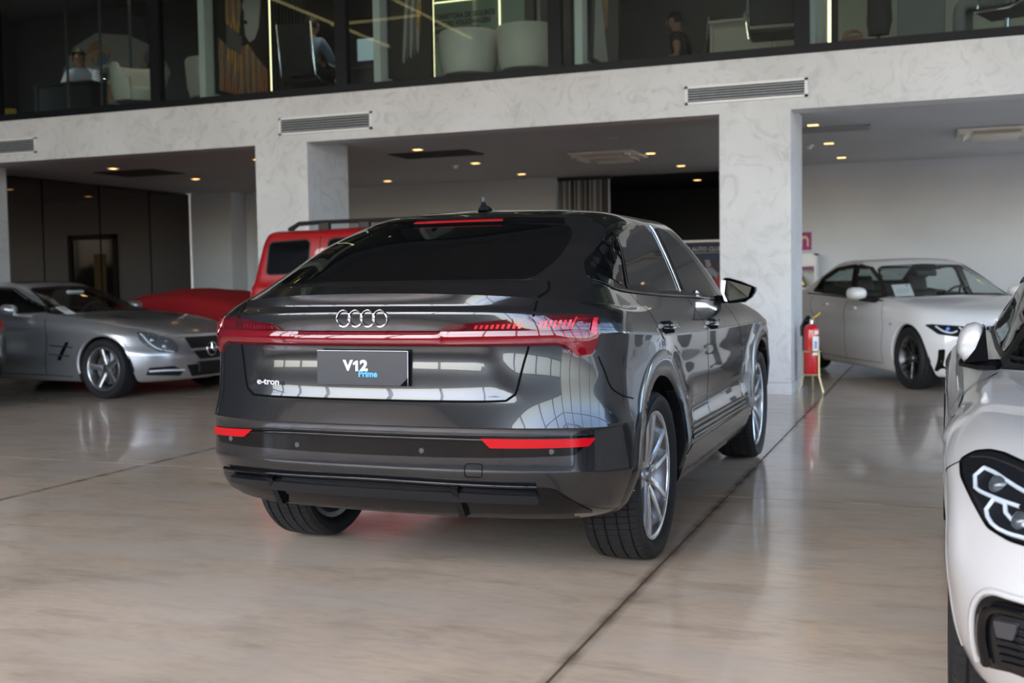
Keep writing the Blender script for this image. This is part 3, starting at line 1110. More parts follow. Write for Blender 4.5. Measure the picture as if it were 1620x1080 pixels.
# side windows
for sv, sg in (('right', -1), ('left', 1)):
    et.patch('window_surround', rnd([(-.425, 1.252), (-.33, 1.315), (-.065, 1.405), (.167, 1.468), (.50, 1.512), (.90, 1.523), (1.22, 1.492), (1.55, 1.388), (1.86, 1.232), (2.12, 1.105), (1.786, 1.106), (1.309, 1.130), (.493, 1.158), (-.093, 1.186), (-.36, 1.222)], .03), sv, GLOSSB, off=.002, thick=.005, res=.05)
    et.patch('quarter_window', rnd([(-.355, 1.272), (.052, 1.412), (-.09, 1.205)], .02), sv, TINT, off=.005, thick=.003, res=.05)
    et.patch('door_window', rnd([(.12, 1.432), (.374, 1.486), (.60, 1.503), (.80, 1.506), (.94, 1.172), (-.02, 1.196)], .015), sv, TINT, off=.005, thick=.003, res=.05)
    et.patch('door_window', rnd([(.964, 1.502), (1.20, 1.476), (1.518, 1.375), (1.80, 1.236), (1.93, 1.165), (1.97, 1.115), (1.09, 1.160)], .015), sv, TINT, off=.005, thick=.003, res=.05)
    et.ribbon('window_trim', [(-.42, 1.240), (-.30, 1.212), (-.093, 1.186), (.493, 1.158), (1.309, 1.130), (1.95, 1.100)], sv, GLOSSB, w=.010, off=.004, h=.003)
    et.ribbon('pillar_trim', [(.87, 1.510), (.93, 1.34), (1.00, 1.168)], sv, CHROME, w=.020, off=.006, h=.003)
    et.ribbon('pillar_trim', [(.085, 1.425), (.0, 1.30), (-.055, 1.20)], sv, GLOSSB, w=.022, off=.006, h=.003)
    # panel gaps
    et.ribbon('panel_gap', [(-.048, 1.176), (-.036, 1.131), (-.02, 1.10), (-.015, 1.014), (.06, .965)], sv, GAPM, w=.006)
    et.ribbon('panel_gap', [(.36, .72), (.41, .60), (.45, .42)], sv, GAPM, w=.006)
    et.ribbon('panel_gap', [(1.06, 1.14), (1.03, 1.074), (1.045, .994), (1.09, .88), (1.13, .78), (1.13, .683), (1.14, .543), (1.15, .40)], sv, GAPM, w=.006)
    et.ribbon('panel_gap', [(1.98, 1.09), (1.97, 1.03), (2.03, .951), (2.16, .84), (2.20, .74), (2.18, .587), (2.11, .44)], sv, GAPM, w=.006)
    et.ribbon('panel_gap', [(-.700, .945), (-.676, .888), (-.647, .821), (-.58, .785), (-.50, .768), (-.46, .76)], sv, GAPM, w=.005)
    # rocker panel with recessed grooves
    et.patch('rocker_panel', rnd([(.47, .40), (.55, .425), (2.30, .42), (2.42, .40), (2.40, .262), (.47, .262)], .02), sv, GREYP, off=.012, thick=.014, res=.06)
    et.patch('rocker_blade', rnd([(.56, .520), (2.25, .500), (2.38, .42), (.66, .438)], .015), sv, GLOSSB, off=.004, thick=.006, res=.06)
    for zz in (.505, .480, .455):
        et.ribbon('rocker_groove', [(.62, zz), (1.4, zz - .008), (2.2, zz - .016)], sv, GREYP, w=.013, off=.006, h=.004)
    # door handles: cup and chrome-edged grip
    for hx, hz in ((.19, 1.022), (1.265, .992)):
        et.patch('handle_cup', rnd([(hx - .13, hz - .03), (hx + .10, hz - .034), (hx + .10, hz + .022), (hx - .13, hz + .026)], .025), sv, GAPM, off=.001, thick=.002, res=.04)
        mb = MB()
        p0 = et.P(sv, hx - .15, hz + .008); p1 = et.P(sv, hx + .12, hz + .001)
        pts = []
        for i in range(9):
            t = i / 8
            q = p0.lerp(p1, t)
            pts.append((q.x, q.y + sg * (.004 + .034 * math.sin(math.pi * t) ** .6), q.z))
        v, f = [], []
        for i, q in enumerate(pts):
            hh = .017 * (.55 + .45 * math.sin(math.pi * i / 8) ** .5)
            for a in range(8):
                an = 2 * math.pi * a / 8
                v.append((q[0], q[1] + sg * .010 * math.cos(an), q[2] + hh * math.sin(an)))
        for i in range(8):
            for a in range(8):
                f.append((i * 8 + a, i * 8 + (a + 1) % 8, i * 8 + 8 + (a + 1) % 8, i * 8 + 8 + a))
        f += [tuple(range(8)), tuple(64 + a for a in range(8))]
        h_ = mb.add(v, f).build('door_handle', GREYP, et.root, True, 60)
        MB().tube([(q[0], q[1] + sg * .009, q[2] - .010) for q in pts], .0045, 6).build('handle_trim', CHROME, h_, True)
    # side marker and front wing reflector
    et.patch('side_marker', rnd([(2.30, .965), (2.36, .962), (2.36, .948), (2.30, .951)], .004), sv, mat('amber_lens', (.8, .22, .04), .1, coat=1), off=.003, thick=.004, res=.02)
    # mirror: arm, cap, glass
    mr = MB()
    out = [(-.872, 1.225), (-.886, 1.236), (-.912, 1.236), (-.982, 1.215), (-1.066, 1.177), (-1.067, 1.156), (-1.045, 1.119), (-1.004, 1.089), (-.91, 1.083), (-.888, 1.096), (-.866, 1.163)]
    c = (-.965, 1.16)
    v, f = [], []
    secs = ((1.845, .96), (1.862, 1.0), (1.90, .985), (1.95, .90), (1.99, .72), (2.015, .42), (2.02, .05))
    for xx, sc_ in secs:
        for a, b in out:
            v.append((xx + .25 * max(0, (abs(a) - 1.0)), sg * abs(c[0] + (a - c[0]) * sc_), c[1] + (b - c[1]) * sc_))
    n = len(out)
    for i in range(len(secs) - 1):
        for a in range(n):
            f.append((i * n + a, i * n + (a + 1) % n, (i + 1) * n + (a + 1) % n, (i + 1) * n + a))
    f.append(tuple((len(secs) - 1) * n + a for a in range(n)))
    m_ = mr.add(v, f).build('side_mirror', GLOSSB, et.root, True, 50)
    gl = [(-.903, 1.221), (-.985, 1.204), (-1.042, 1.178), (-1.046, 1.160), (-1.025, 1.120), (-.995, 1.100), (-.915, 1.098), (-.895, 1.135)]
    MB().prism([(abs(a) * sg, b) for a, b in gl], lambda a, b, d: (d + .25 * max(0, abs(a) - 1.0), a, b), 1.840, 1.846).build('mirror_glass', mat('mirror_glass', (.004, .006, .006), .05, spec=.2), m_)
    MB().prism([(abs(a) * sg, b) for a, b in [(-.870, 1.222), (-.896, 1.220), (-.886, 1.14), (-.905, 1.095), (-.888, 1.098), (-.866, 1.163)]], lambda a, b, d: (d, a, b), 1.836, 1.846).build('mirror_bezel', SATIN, m_)
    MB().tube([(1.90, sg * .80, 1.10), (1.91, sg * .86, 1.108), (1.92, sg * .93, 1.115)], [.030, .024, .030], 8).build('mirror_arm', GLOSSB, m_, True)

# tail lamps
for sg in (-1, 1):
    Y = lambda pts: [(sg * a, b) for a, b in pts]
    lampo = [(.305, 1.057), (.34, 1.074), (.40, 1.081), (.625, 1.100), (.70, 1.107), (.825, 1.105), (.850, 1.098), (.864, 1.073), (.869, 1.026), (.857, .978), (.846, .950), (.793, .945), (.775, .963), (.760, .983), (.729, .994), (.62, .993), (.305, .995)]
    if sg > 0: lampo[0:3] = [(.395, 1.057), (.42, 1.072), (.45, 1.082)]
    o = et.patch('tail_lamp', rnd(Y(lampo), .008, 3), 'rear', REDD, off=.004, thick=.010, res=.022, label='dark red glossy tail lamp')
    et.patch('lamp_band', rnd(Y([(.31, 1.052), (.80, 1.052), (.864, 1.040), (.852, .985), (.84, .956), (.80, .952), (.783, .970), (.766, .992), (.735, 1.004), (.31, 1.003)]), .006, 3), 'rear', REDL, off=.008, thick=.004, res=.022, parent=o, shape=lambda a, b, d: min(.006, d * .4))
    for k in range(9):
        a = .44 + k * .020
        et.patch('lamp_segment', Y([(a, 1.060), (a + .011, 1.060), (a + .017, 1.073 + .0008 * k), (a + .006, 1.073 + .0008 * k)]), 'rear', REDG if sg < 0 else REDL, off=.0052, thick=.001, res=.02, parent=o)  # right lamp brighter, left dim: the effect of viewing angle put into the material
    for k in range(7):
        a = .672 + k * .0155
        et.patch('lamp_segment', Y([(a, 1.060), (a + .009, 1.060), (a + .016, 1.088), (a + .007, 1.088)]), 'rear', REDG if sg < 0 else REDL, off=.0052, thick=.001, res=.02, parent=o)  # same painted difference between the right and left lamp
    for k in range(3):
        et.patch('lamp_segment', Y([(.795, 1.064 + k * .012), (.828, 1.064 + k * .012), (.828, 1.069 + k * .012), (.798, 1.069 + k * .012)]), 'rear', REDL, off=.0052, thick=.001, res=.02, parent=o)
    et.patch('lamp_segment', Y([(.838, 1.030), (.856, 1.030), (.8535, 1.090), (.842, 1.090)]), 'rear', REDG, off=.0105, thick=.003, res=.02, parent=o)
    et.patch('lamp_segment', Y([(.775, 1.056), (.783, 1.056), (.797, 1.098), (.790, 1.098)]), 'rear', REDG, off=.0055, thick=.001, res=.02, parent=o)
    # reflectors in the bumper
    rf = [(.465, .647), (.858, .640), (.838, .609), (.500, .611)] if sg < 0 else [(.557, .645), (.842, .632), (.834, .600), (.606, .611)]
    et.patch('bumper_reflector', rnd(Y(rf), .004, 2), 'rear', REDB, off=.012, thick=.012, res=.025, label='bright red bumper reflector')
lb = et.patch('light_bar', [(-.315, 1.056), (.40, 1.056), (.40, .995), (-.315, .995)], 'rear', REDD, off=.004, thick=.010, res=.03, label='full-width dark red light bar')
et.patch('lamp_band', [(-.315, 1.046), (.40, 1.046), (.40, 1.003), (-.315, 1.003)], 'rear', REDL, off=.007, thick=.004, res=.022, parent=lb, shape=lambda a, b, d: min(.008, max(0, .0215 - abs(b - 1.0245)) * .5))

# tailgate outline
gp = [(.637, 1.235), (.661, 1.20), (.651, 1.175), (.655, 1.128), (.652, 1.081), (.640, 1.00), (.622, .93), (.606, .86), (.592, .812), (.560, .789), (.3, .786), (0, .786), (-.3, .786), (-.560, .789), (-.592, .812), (-.606, .86), (-.622, .93), (-.640, 1.00), (-.652, 1.081), (-.655, 1.128), (-.651, 1.175), (-.661, 1.20), (-.637, 1.235)]
et.ribbon('tailgate_gap', gp, 'rear', GAPM, w=.009, off=.0018)
et.ribbon('tailgate_seam', [(-.60, 1.2405), (-.35, 1.2415), (0, 1.2415), (.35, 1.2415), (.60, 1.2405)], 'rear', CHROME, w=.004, off=.003)

# bumper: black band, sensors, tow cover, diffuser
bb = et.patch('bumper_band', rnd([(-.862, .652), (-.80, .578), (-.45, .572), (0, .570), (.45, .572), (.80, .570), (.846, .630), (.45, .658), (0, .658), (-.45, .658)], .01, 3), 'rear', GLOSSB, off=.003, thick=.006, res=.02)
et.ribbon('band_rib', [(-.80, .632), (-.4, .641), (0, .642), (.4, .641), (.80, .622)], 'rear', GLOSSB, w=.016, off=.004, h=.004, parent=bb)
for yy in (.325, -.23, -.72, .70):
    p = et.P('rear', yy, .595, .004)
    n = MB().lathe([(.0, -.004), (.0095, -.004), (.0115, -.001), (.0115, .006)], 16, 'x', (p.x, p.y, p.z)).build('parking_sensor', mat('sensor_grey', (.05, .05, .055), .4), et.root, True)
et.ribbon('tow_cover_gap', rnd([(-.403, .549), (-.470, .549), (-.465, .497), (-.398, .497)], .012, 3), 'rear', GAPM, w=.003, off=.0015, closed=True, step=.01)
df = et.patch('diffuser', rnd([(-.655, .462), (-.35, .470), (0, .476), (.35, .472), (.60, .468), (.775, .460), (.82, .43), (.80, .372), (.70, .346), (.0, .340), (-.70, .343), (-.83, .338), (-.80, .372), (-.725, .445)], .015, 3), 'rear', GLOSSB, off=.006, thick=.010, res=.03, label='gloss black rear diffuser')
et.patch('diffuser_blade', rnd([(-.66, .437), (-.40, .447), (.40, .449), (.72, .440), (.72, .415), (.40, .412), (-.40, .410), (-.66, .404)], .008, 3), 'rear', mat('satin_black', (.009, .0095, .011), .32), off=.030, thick=.03, res=.03, parent=df)
et.ribbon('diffuser_edge', [(-.66, .462), (-.35, .470), (0, .476), (.35, .472), (.60, .468), (.77, .460)], 'rear', GLOSSB, w=.02, off=.010, h=.008, parent=df)
for yy in (.468, -.362):
    p = et.P('rear', yy, .44)
    MB().prism([(p.x - .045, .452), (p.x - .030, .462), (p.x + .06, .46), (p.x + .16, .335), (p.x + .035, .330)], lambda a, b, d: (a, yy + d, b), -.013, .013).build('diffuser_fin', GLOSSB, df)
MB().box(-.55, 3.3, -.60, .60, .29, .36, .03).build('underbody', BLACKP, et.root)

# number-plate board with its lettering
pc = et.P('rear', .01, .91)
pl = thing('plate_board', None, None); pl.parent = et.root
for k_ in ('label', 'category'):
    if k_ in pl: del pl[k_]
Mx = Matrix.Translation((pc.x - .016, .012, .911)) @ Matrix.Rotation(math.radians(-90), 4, 'Z') @ Matrix.Rotation(math.radians(88), 4, 'X')
q = MB().box(-.199, .199, -.067, .067, -.003, .003).xf(Mx).build('plate_board', PLATE, et.root)
bpy.data.objects.remove(pl)
MB().box(-.199, .199, .0655, .067, .0031, .0036).xf(Mx).build('plate_edge', WHITEP, q)
MB().box(.1975, .199, -.067, .067, .0031, .0036).xf(Mx).build('plate_edge', WHITEP, q)
MB().prism([(.199, -.067), (.199, -.035), (.165, -.067)], lambda a, b, d: (a, b, d), .0031, .0036).xf(Mx).build('plate_corner', GAPM, q)
text_mesh('lettering', 'V', .056, WHITEP, q, bold=.0022, M=Mx @ Matrix.Translation((-.061, .007, .0036)), sx=1.1)
text_mesh('lettering', '2', .056, WHITEP, q, bold=.0024, M=Mx @ Matrix.Translation((.009, .007, .0036)), sx=1.15)
MB().prism([(-.0275, -.0125), (-.0165, -.0125), (-.0165, .0275), (-.0255, .0275), (-.0375, .0195), (-.0375, .0105), (-.0275, .0150)], lambda a, b, d: (a, b, d), .0022, .0051).xf(Mx).build('lettering', WHITEP, q)
text_mesh('lettering', 'Prime', .033, BLUEP, q, bold=.0013, M=Mx @ Matrix.Translation((.026, -.024, .0036)), sx=1.05)
# four-ring emblem and model lettering
em = None
for i in range(4):
    yc = .104 - i * .0533 - .0
    ring = []
    for a in range(36):
        an = 2 * math.pi * a / 36
        yy, zz = yc - .0215 + .0305 * math.cos(an) + .012, 1.102 + .0305 * math.sin(an)
        pp = et.P('rear', yy, zz, .006)
        ring.append(pp)
    o = MB().tube(ring, .0036, 8, closed=True).build('emblem_ring', CHROME, et.root, True)
pe = et.P('rear', .463, .846)
text_mesh('model_lettering', 'e-tron', .036, mat('bright_badge', (.80, .81, .83), .3, metal=.5), et.root, bold=.0006, depth=.002, M=Matrix.Translation((pe.x - .018, .463, .846)) @ Matrix.Rotation(math.radians(-90 - 12), 4, 'Z') @ Matrix.Rotation(math.radians(90), 4, 'X'), sx=1.35)
# shark-fin aerial
an = MB()
pa = et.P('top', .30, 0)
v, f = [], []
for i, (hh, x0, x1, w) in enumerate(((0, -.075, .085, .034), (.012, -.07, .07, .030), (.020, -.062, .05, .020), (.028, -.056, .0, .011), (.048, -.053, -.012, .007), (.066, -.050, -.024, .004))):
    for a in range(12):
        t = 2 * math.pi * a / 12
        v.append((pa.x + (x0 + x1) / 2 + (x1 - x0) / 2 * math.cos(t), w * math.sin(t), pa.z - .003 + hh))
for i in range(5):
    for a in range(12):
        f.append((i * 12 + a, i * 12 + (a + 1) % 12, i * 12 + 12 + (a + 1) % 12, i * 12 + 12 + a))
f.append(tuple(60 + a for a in range(12)))
an.add(v, f).build('aerial_fin', GREYP, et.root, True, 60)

# wheels: five V-shaped double spokes
sp = []
for k in range(5):
    a = 2 * math.pi * k / 5 + math.radians(90 + 8)
    for e in (-1, 1):
        sp.append((a, (.050, .272, e * .40, e * .235,   .048, .034, -.078, -.106, .050, .030, .004)))
wh = make_wheel(et.root, .372, .279, .262, sp, RIMM, DISC, nb=72)
put_wheels(et, wh, 1.60, 1.60)
# ---------------------------------------------------------------- body lines of the other cars
def lv(KX_, xr, xf, W, z, Lr=.42, nr=2.6, Lf=.7, nf=2.4, **kw):
    d = dict(xr=xr, xf=xf, W=W, z=list(zip(KX_, z)), Lr=Lr, nr=nr, Lf=Lf, nf=nf)
    d.update(kw)
    return d


K7 = (-1.0, -.4, .5, 1.4, 2.2, 2.9, 3.4)
# silver roadster with its hard top up
SLL = [
    lv(K7, -.80, 3.00, .68, (.22, .18, .17, .17, .17, .17, .17)),
    lv(K7, -1.00, 3.34, .85, (.26, .20, .18, .18, .18, .18, .185)),
    lv(K7, -1.07, 3.40, .895, (.36, .30, .27, .27, .27, .27, .27)),
    lv(K7, -1.10, 3.425, .915, (.46, .41, .38, .38, .38, .38, .36)),
    lv(K7, -1.11, 3.44, .922, (.56, .52, .50, .50, .50, .49, .46)),
    lv(K7, -1.11, 3.42, .918, (.66, .64, .62, .62, .62, .60, .55), Lf=.78),
    lv(K7, -1.10, 3.36, .920, (.76, .76, .745, .735, .735, .71, .65), Lf=.80, crease=1),
    lv(K7, -1.07, 3.25, .895, (.85, .855, .845, .835, .82, .78, .71), Lf=.80, nf=2.3),
    lv(K7, -1.00, 2.95, .835, (.925, .925, .915, .905, .885, .83, .76), Lf=.70),
    lv(K7, -.88, 1.98, .765, (.975, .975, .96, .945, .94, .94, .94), Lf=.42, crease=1),
    lv(K7, -.56, 1.86, .725, (1.00, 1.00, .99, .98, .98, .98, .98), Lf=.42, Lr=.5),
    lv(K7, -.18, 1.48, .655, (1.13, 1.14, 1.14, 1.135, 1.13, 1.13, 1.13), Lf=.40, Lr=.45),
    lv(K7, .20, 1.12, .575, (1.25, 1.25, 1.26, 1.252, 1.25, 1.25, 1.25), Lf=.34, Lr=.42),
    lv(K7, .30, 1.02, .47, (1.285, 1.285, 1.295, 1.285, 1.28, 1.28, 1.28), Lf=.3, Lr=.38),
    lv(K7, .40, .95, .25, (1.30, 1.30, 1.31, 1.30, 1.30, 1.30, 1.30), Lf=.2, Lr=.2),
    lv(K7, .45, .92, .0001, (1.303, 1.303, 1.313, 1.303, 1.30, 1.30, 1.30), Lf=.2, Lr=.2),
]
# white saloon
K3 = (-1.0, -.4, .5, 1.4, 2.2, 3.0, 3.6)
B3L = [
    lv(K3, -.75, 3.20, .66, (.24, .17, .14, .14, .14, .15, .16)),
    lv(K3, -.97, 3.52, .83, (.27, .19, .15, .15, .15, .155, .17)),
    lv(K3, -1.02, 3.59, .875, (.38, .31, .27, .27, .27, .27, .27)),
    lv(K3, -1.05, 3.63, .900, (.48, .42, .39, .39, .39, .38, .37)),
    lv(K3, -1.06, 3.65, .908, (.58, .54, .52, .52, .52, .51, .48)),
    lv(K3, -1.06, 3.645, .902, (.68, .66, .64, .64, .64, .62, .58)),
    lv(K3, -1.05, 3.60, .906, (.78, .78, .765, .755, .75, .73, .67), Lf=.75, crease=1),
    lv(K3, -1.03, 3.50, .885, (.88, .88, .865, .85, .845, .81, .745), Lf=.74),
    lv(K3, -1.00, 3.30, .835, (.97, .965, .945, .93, .915, .875, .81), Lf=.64, nf=2.6),
    lv(K3, -.93, 2.32, .775, (1.05, 1.03, 1.00, .98, .975, .97, .97), Lf=.42, nf=2.5, crease=1),
    lv(K3, -.74, 2.18, .740, (1.085, 1.075, 1.05, 1.035, 1.025, 1.0, 1.0), Lf=.42, Lr=.45),
    lv(K3, -.36, 1.80, .695, (1.22, 1.22, 1.215, 1.20, 1.19, 1.19, 1.19), Lf=.40, Lr=.42),
    lv(K3, .02, 1.38, .635, (1.345, 1.35, 1.365, 1.355, 1.35, 1.35, 1.35), Lf=.34, Lr=.40),
    lv(K3, .14, 1.25, .55, (1.38, 1.39, 1.41, 1.40, 1.39, 1.39, 1.39), Lf=.30, Lr=.36),
    lv(K3, .25, 1.15, .26, (1.40, 1.41, 1.43, 1.425, 1.42, 1.42, 1.42), Lf=.25, Lr=.25),
    lv(K3, .32, 1.12, .0001, (1.41, 1.415, 1.435, 1.43, 1.42, 1.42, 1.42), Lf=.25, Lr=.25),
]
# white roadster in the right foreground
Z4L = [
    lv(K7, -.70, 2.85, .68, (.22, .18, .16, .16, .16, .16, .16)),
    lv(K7, -.95, 3.12, .84, (.26, .20, .17, .17, .17, .17, .175), Lf=.50, nf=2.6),
    lv(K7, -1.01, 3.19, .895, (.36, .30, .26, .26, .26, .25, .25), Lf=.50, nf=2.6),
    lv(K7, -1.03, 3.23, .922, (.46, .42, .38, .38, .38, .36, .35), Lf=.50, nf=2.6),
    lv(K7, -1.04, 3.25, .930, (.56, .54, .51, .51, .50, .48, .46), Lf=.50, nf=2.6),
    lv(K7, -1.04, 3.245, .926, (.66, .65, .63, .63, .62, .59, .56), Lf=.60, nf=2.5),
    lv(K7, -1.03, 3.20, .930, (.76, .76, .75, .745, .735, .69, .645), Lf=.72, crease=1),
    lv(K7, -1.01, 3.12, .905, (.82, .82, .815, .805, .79, .75, .71), Lf=.74),
    lv(K7, -.96, 2.90, .845, (.885, .885, .875, .86, .845, .81, .775), Lf=.66),
    lv(K7, -.86, 1.80, .770, (.93, .93, .915, .892, .885, .88, .88), Lf=.42, crease=1),
    lv(K7, -.56, 1.68, .730, (.955, .955, .945, .93, .92, .92, .92), Lf=.42, Lr=.5),
    lv(K7, -.15, 1.32, .660, (1.10, 1.10, 1.10, 1.09, 1.085, 1.08, 1.08), Lf=.40, Lr=.45),
    lv(K7, .18, .98, .580, (1.245, 1.245, 1.255, 1.245, 1.24, 1.24, 1.24), Lf=.34, Lr=.38),
    lv(K7, .28, .88, .45, (1.28, 1.28, 1.288, 1.28, 1.28, 1.28, 1.28), Lf=.28, Lr=.32),
    lv(K7, .38, .82, .22, (1.295, 1.295, 1.30, 1.295, 1.29, 1.29, 1.29), Lf=.2, Lr=.2),
    lv(K7, .42, .80, .0001, (1.298, 1.298, 1.303, 1.298, 1.29, 1.29, 1.29), Lf=.2, Lr=.2),
]
# boxy red off-roader
KJ = (-1.0, -.4, .5, 1.4, 2.2, 2.9, 3.4)
JPL = [
    lv(KJ, -.70, 3.20, .72, (.42, .42, .42, .42, .42, .42, .42), nr=5, nf=5, Lr=.14, Lf=.2),
    lv(KJ, -.84, 3.38, .88, (.46, .46, .46, .46, .46, .46, .46), nr=5, nf=5, Lr=.16, Lf=.25),
    lv(KJ, -.88, 3.42, .93, (.62, .62, .62, .62, .62, .62, .62), nr=5, nf=5, Lr=.18, Lf=.25),
    lv(KJ, -.88, 3.42, .945, (.85, .85, .85, .85, .85, .85, .82), nr=5, nf=5, Lr=.18, Lf=.3),
    lv(KJ, -.88, 3.38, .940, (1.05, 1.05, 1.05, 1.05, 1.05, 1.03, 1.0), nr=5, nf=5, Lr=.18, Lf=.3),
    lv(KJ, -.87, 3.20, .930, (1.20, 1.20, 1.20, 1.19, 1.17, 1.13, 1.1), nr=5, nf=5, Lr=.18, Lf=.3, crease=1),
    lv(KJ, -.845, 1.90, .905, (1.25, 1.25, 1.25, 1.25, 1.25, 1.22, 1.2), nr=5, nf=4, Lr=.18, Lf=.25, crease=1),
    lv(KJ, -.79, 1.72, .875, (1.48, 1.48, 1.48, 1.48, 1.48, 1.48, 1.48), nr=5, nf=4, Lr=.17, Lf=.25),
    lv(KJ, -.73, 1.55, .840, (1.70, 1.70, 1.71, 1.71, 1.70, 1.70, 1.70), nr=5, nf=4, Lr=.17, Lf=.22),
    lv(KJ, -.69, 1.50, .800, (1.765, 1.765, 1.775, 1.77, 1.76, 1.76, 1.76), nr=5, nf=4, Lr=.16, Lf=.2),
    lv(KJ, -.62, 1.44, .70, (1.795, 1.795, 1.805, 1.80, 1.79, 1.79, 1.79), nr=4, nf=4, Lr=.15, Lf=.2),
    lv(KJ, -.40, 1.20, .35, (1.805, 1.805, 1.82, 1.81, 1.80, 1.80, 1.80), nr=3, nf=3, Lr=.15, Lf=.2),
    lv(KJ, -.30, 1.10, .0001, (1.808, 1.808, 1.825, 1.815, 1.80, 1.80, 1.80), nr=3, nf=3, Lr=.15, Lf=.2),
]
SILVER = mat('silver_metallic', (.50, .51, .53), .30, metal=.75, coat=1.0, coat_r=.02)
WHITEC = mat('white_car_paint', (.80, .80, .79), .35, coat=1.0, coat_r=.02)
PEARL = mat('warm_white_car_paint', (.50, .50, .495), .33, coat=1.0, coat_r=.015)
REDC = mat('red_car_paint', (.33, .005, .010), .35, coat=1.0, coat_r=.02)
DARKC = mat('black_car_paint', (.008, .008, .010), .3, coat=1.0, coat_r=.02)
CGLASS = clear_glass('car_glass', (.84, .90, .88))
SGLASS = clear_glass('dim_car_glass', (.42, .47, .46))
LINING = mat('cabin_lining', (.018, .018, .019), .8)
SEATM = mat('dark_seat_leather', (.035, .030, .028), .55)
LENS = clear_glass('lamp_cover', (.92, .95, .97), refl=.22)
LAMPIN = mat('lamp_chrome', (.72, .74, .78), .16, metal=1.0)
LAMPDK = mat('lamp_housing', (.010, .011, .014), .45, spec=.25)
DRL = mat('daytime_lamp', (.62, .66, .70), .25, emit=(.9, .95, 1), es=.03)
MESHB = mat('grille_mesh', (.008, .008, .009), .6)
DARKRIM = mat('dark_alloy', (.03, .031, .034), .3, metal=.8, coat=.8)
PAPER = mat('paper', (.82, .82, .86), .7)
INK = mat('paper_ink', (.05, .05, .07), .7)


def lining(car, x0, x1, zmin, name='cabin_lining'):
    """dark inner skin of the cabin, open where the glass is"""
    v = car.v0 * np.array([1, .965, .982]) + np.array([0, 0, 0.0])
    sv = car.v0
    f = car.f0
    keep = (v[f][:, :, 0].min(1) > x0) & (v[f][:, :, 0].max(1) < x1) & (v[f][:, :, 2].min(1) > zmin)
    for view, poly in car.holes:
        P2 = np.array(poly)
        if view in ('right', 'left'):
            sg = -1 if view == 'right' else 1
            cand = v[:, 1] * sg > .1; A, B = sv[:, 0], sv[:, 2]
        elif view == 'front':
            cand = v[:, 0] > car.split; A, B = sv[:, 1], sv[:, 2]
        elif view == 'rear':
            cand = v[:, 0] < car.split; A, B = sv[:, 1], sv[:, 2]
        else: continue
        ins = cand & inpoly_v(A, B, P2)
        keep &= ~ins[f].any(1)
    f = f[keep]
    used = np.unique(f); m = np.full(len(v), -1); m[used] = np.arange(len(used))
    return mob(name, v[used], m[f], LINING, car.root, True)


def seat(parent, x, y, z, s=1.0, m=None):
    o = MB().box(x - .24, x + .28, y - .25, y + .25, z, z + .16, .06).build('seat', m or SEATM, parent, True, 60)
    b = MB().box(-.07, .07, -.24, .24, 0, .60 * s, .06).box(-.05, .05, -.13, .13, .58 * s, .80 * s, .045)
    b.xf(Matrix.Translation((x - .24, y, z + .08)) @ Matrix.Rotation(math.radians(-18), 4, 'Y'))
    b.build('seat_back', m or SEATM, o, True, 60)
    return o


def cabin(car, xs, xd, zf, zd, wd, ys=.36, wheel_side=1, rear=None):
    MB().box(xs - 1.2, xd + .5, -wd - .08, wd + .08, zf - .04, zf, .01).build('cabin_floor', LINING, car.root)
    MB().box(xd, xd + .55, -wd, wd, zf + .1, zd, .05).build('dashboard', LINING, car.root, True, 60)
    for sg in (-1, 1): seat(car.root, xs, sg * ys, zf + .10)
    if rear is not None:
        MB().box(rear - .2, rear + .25, -wd, wd, zf + .1, zf + .32, .06).box(rear - .32, rear - .16, -wd, wd, zf + .25, zf + .88, .06).build('rear_bench', SEATM, car.root, True, 60)
    c = (xd - .14, wheel_side * ys, zd + .02)
    M = Matrix.Translation(c) @ Matrix.Rotation(math.radians(-68), 4, 'Y')
    ring = [M @ Vector((.18 * math.cos(a), .18 * math.sin(a), 0)) for a in [2 * math.pi * k / 28 for k in range(28)]]
    w = MB().tube(ring, .014, 8, closed=True)
    for a in (0, math.pi, -math.pi / 2):
        w.tube([M @ Vector((0, 0, .0)), M @ Vector((.17 * math.cos(a + math.pi / 2), .17 * math.sin(a + math.pi / 2), 0))], .014, 6)
    w.build('steering_wheel', LINING, car.root, True, 60)


def window_set(car, view, poly, glass, name, cut=.012, rim=True, rimw=.022, res=.06):
    o = car.patch(name, poly, view, glass, off=.001, thick=0, res=res, cut=cut)
    if rim: car.ribbon('window_seal', dens(poly, .08), view, BLACKP, w=rimw, off=.004, h=.002, closed=True, step=.03)
    return o


def five_spoke(w0, w1, y0, y1, rim, ang=90, n=5, bow=.0, d=.05):
    return [(2 * math.pi * k / n + math.radians(ang), (.045, rim - .004, 0, 0, w0, w1, y0, y1, d, d * .6, bow)) for k in range(n)]


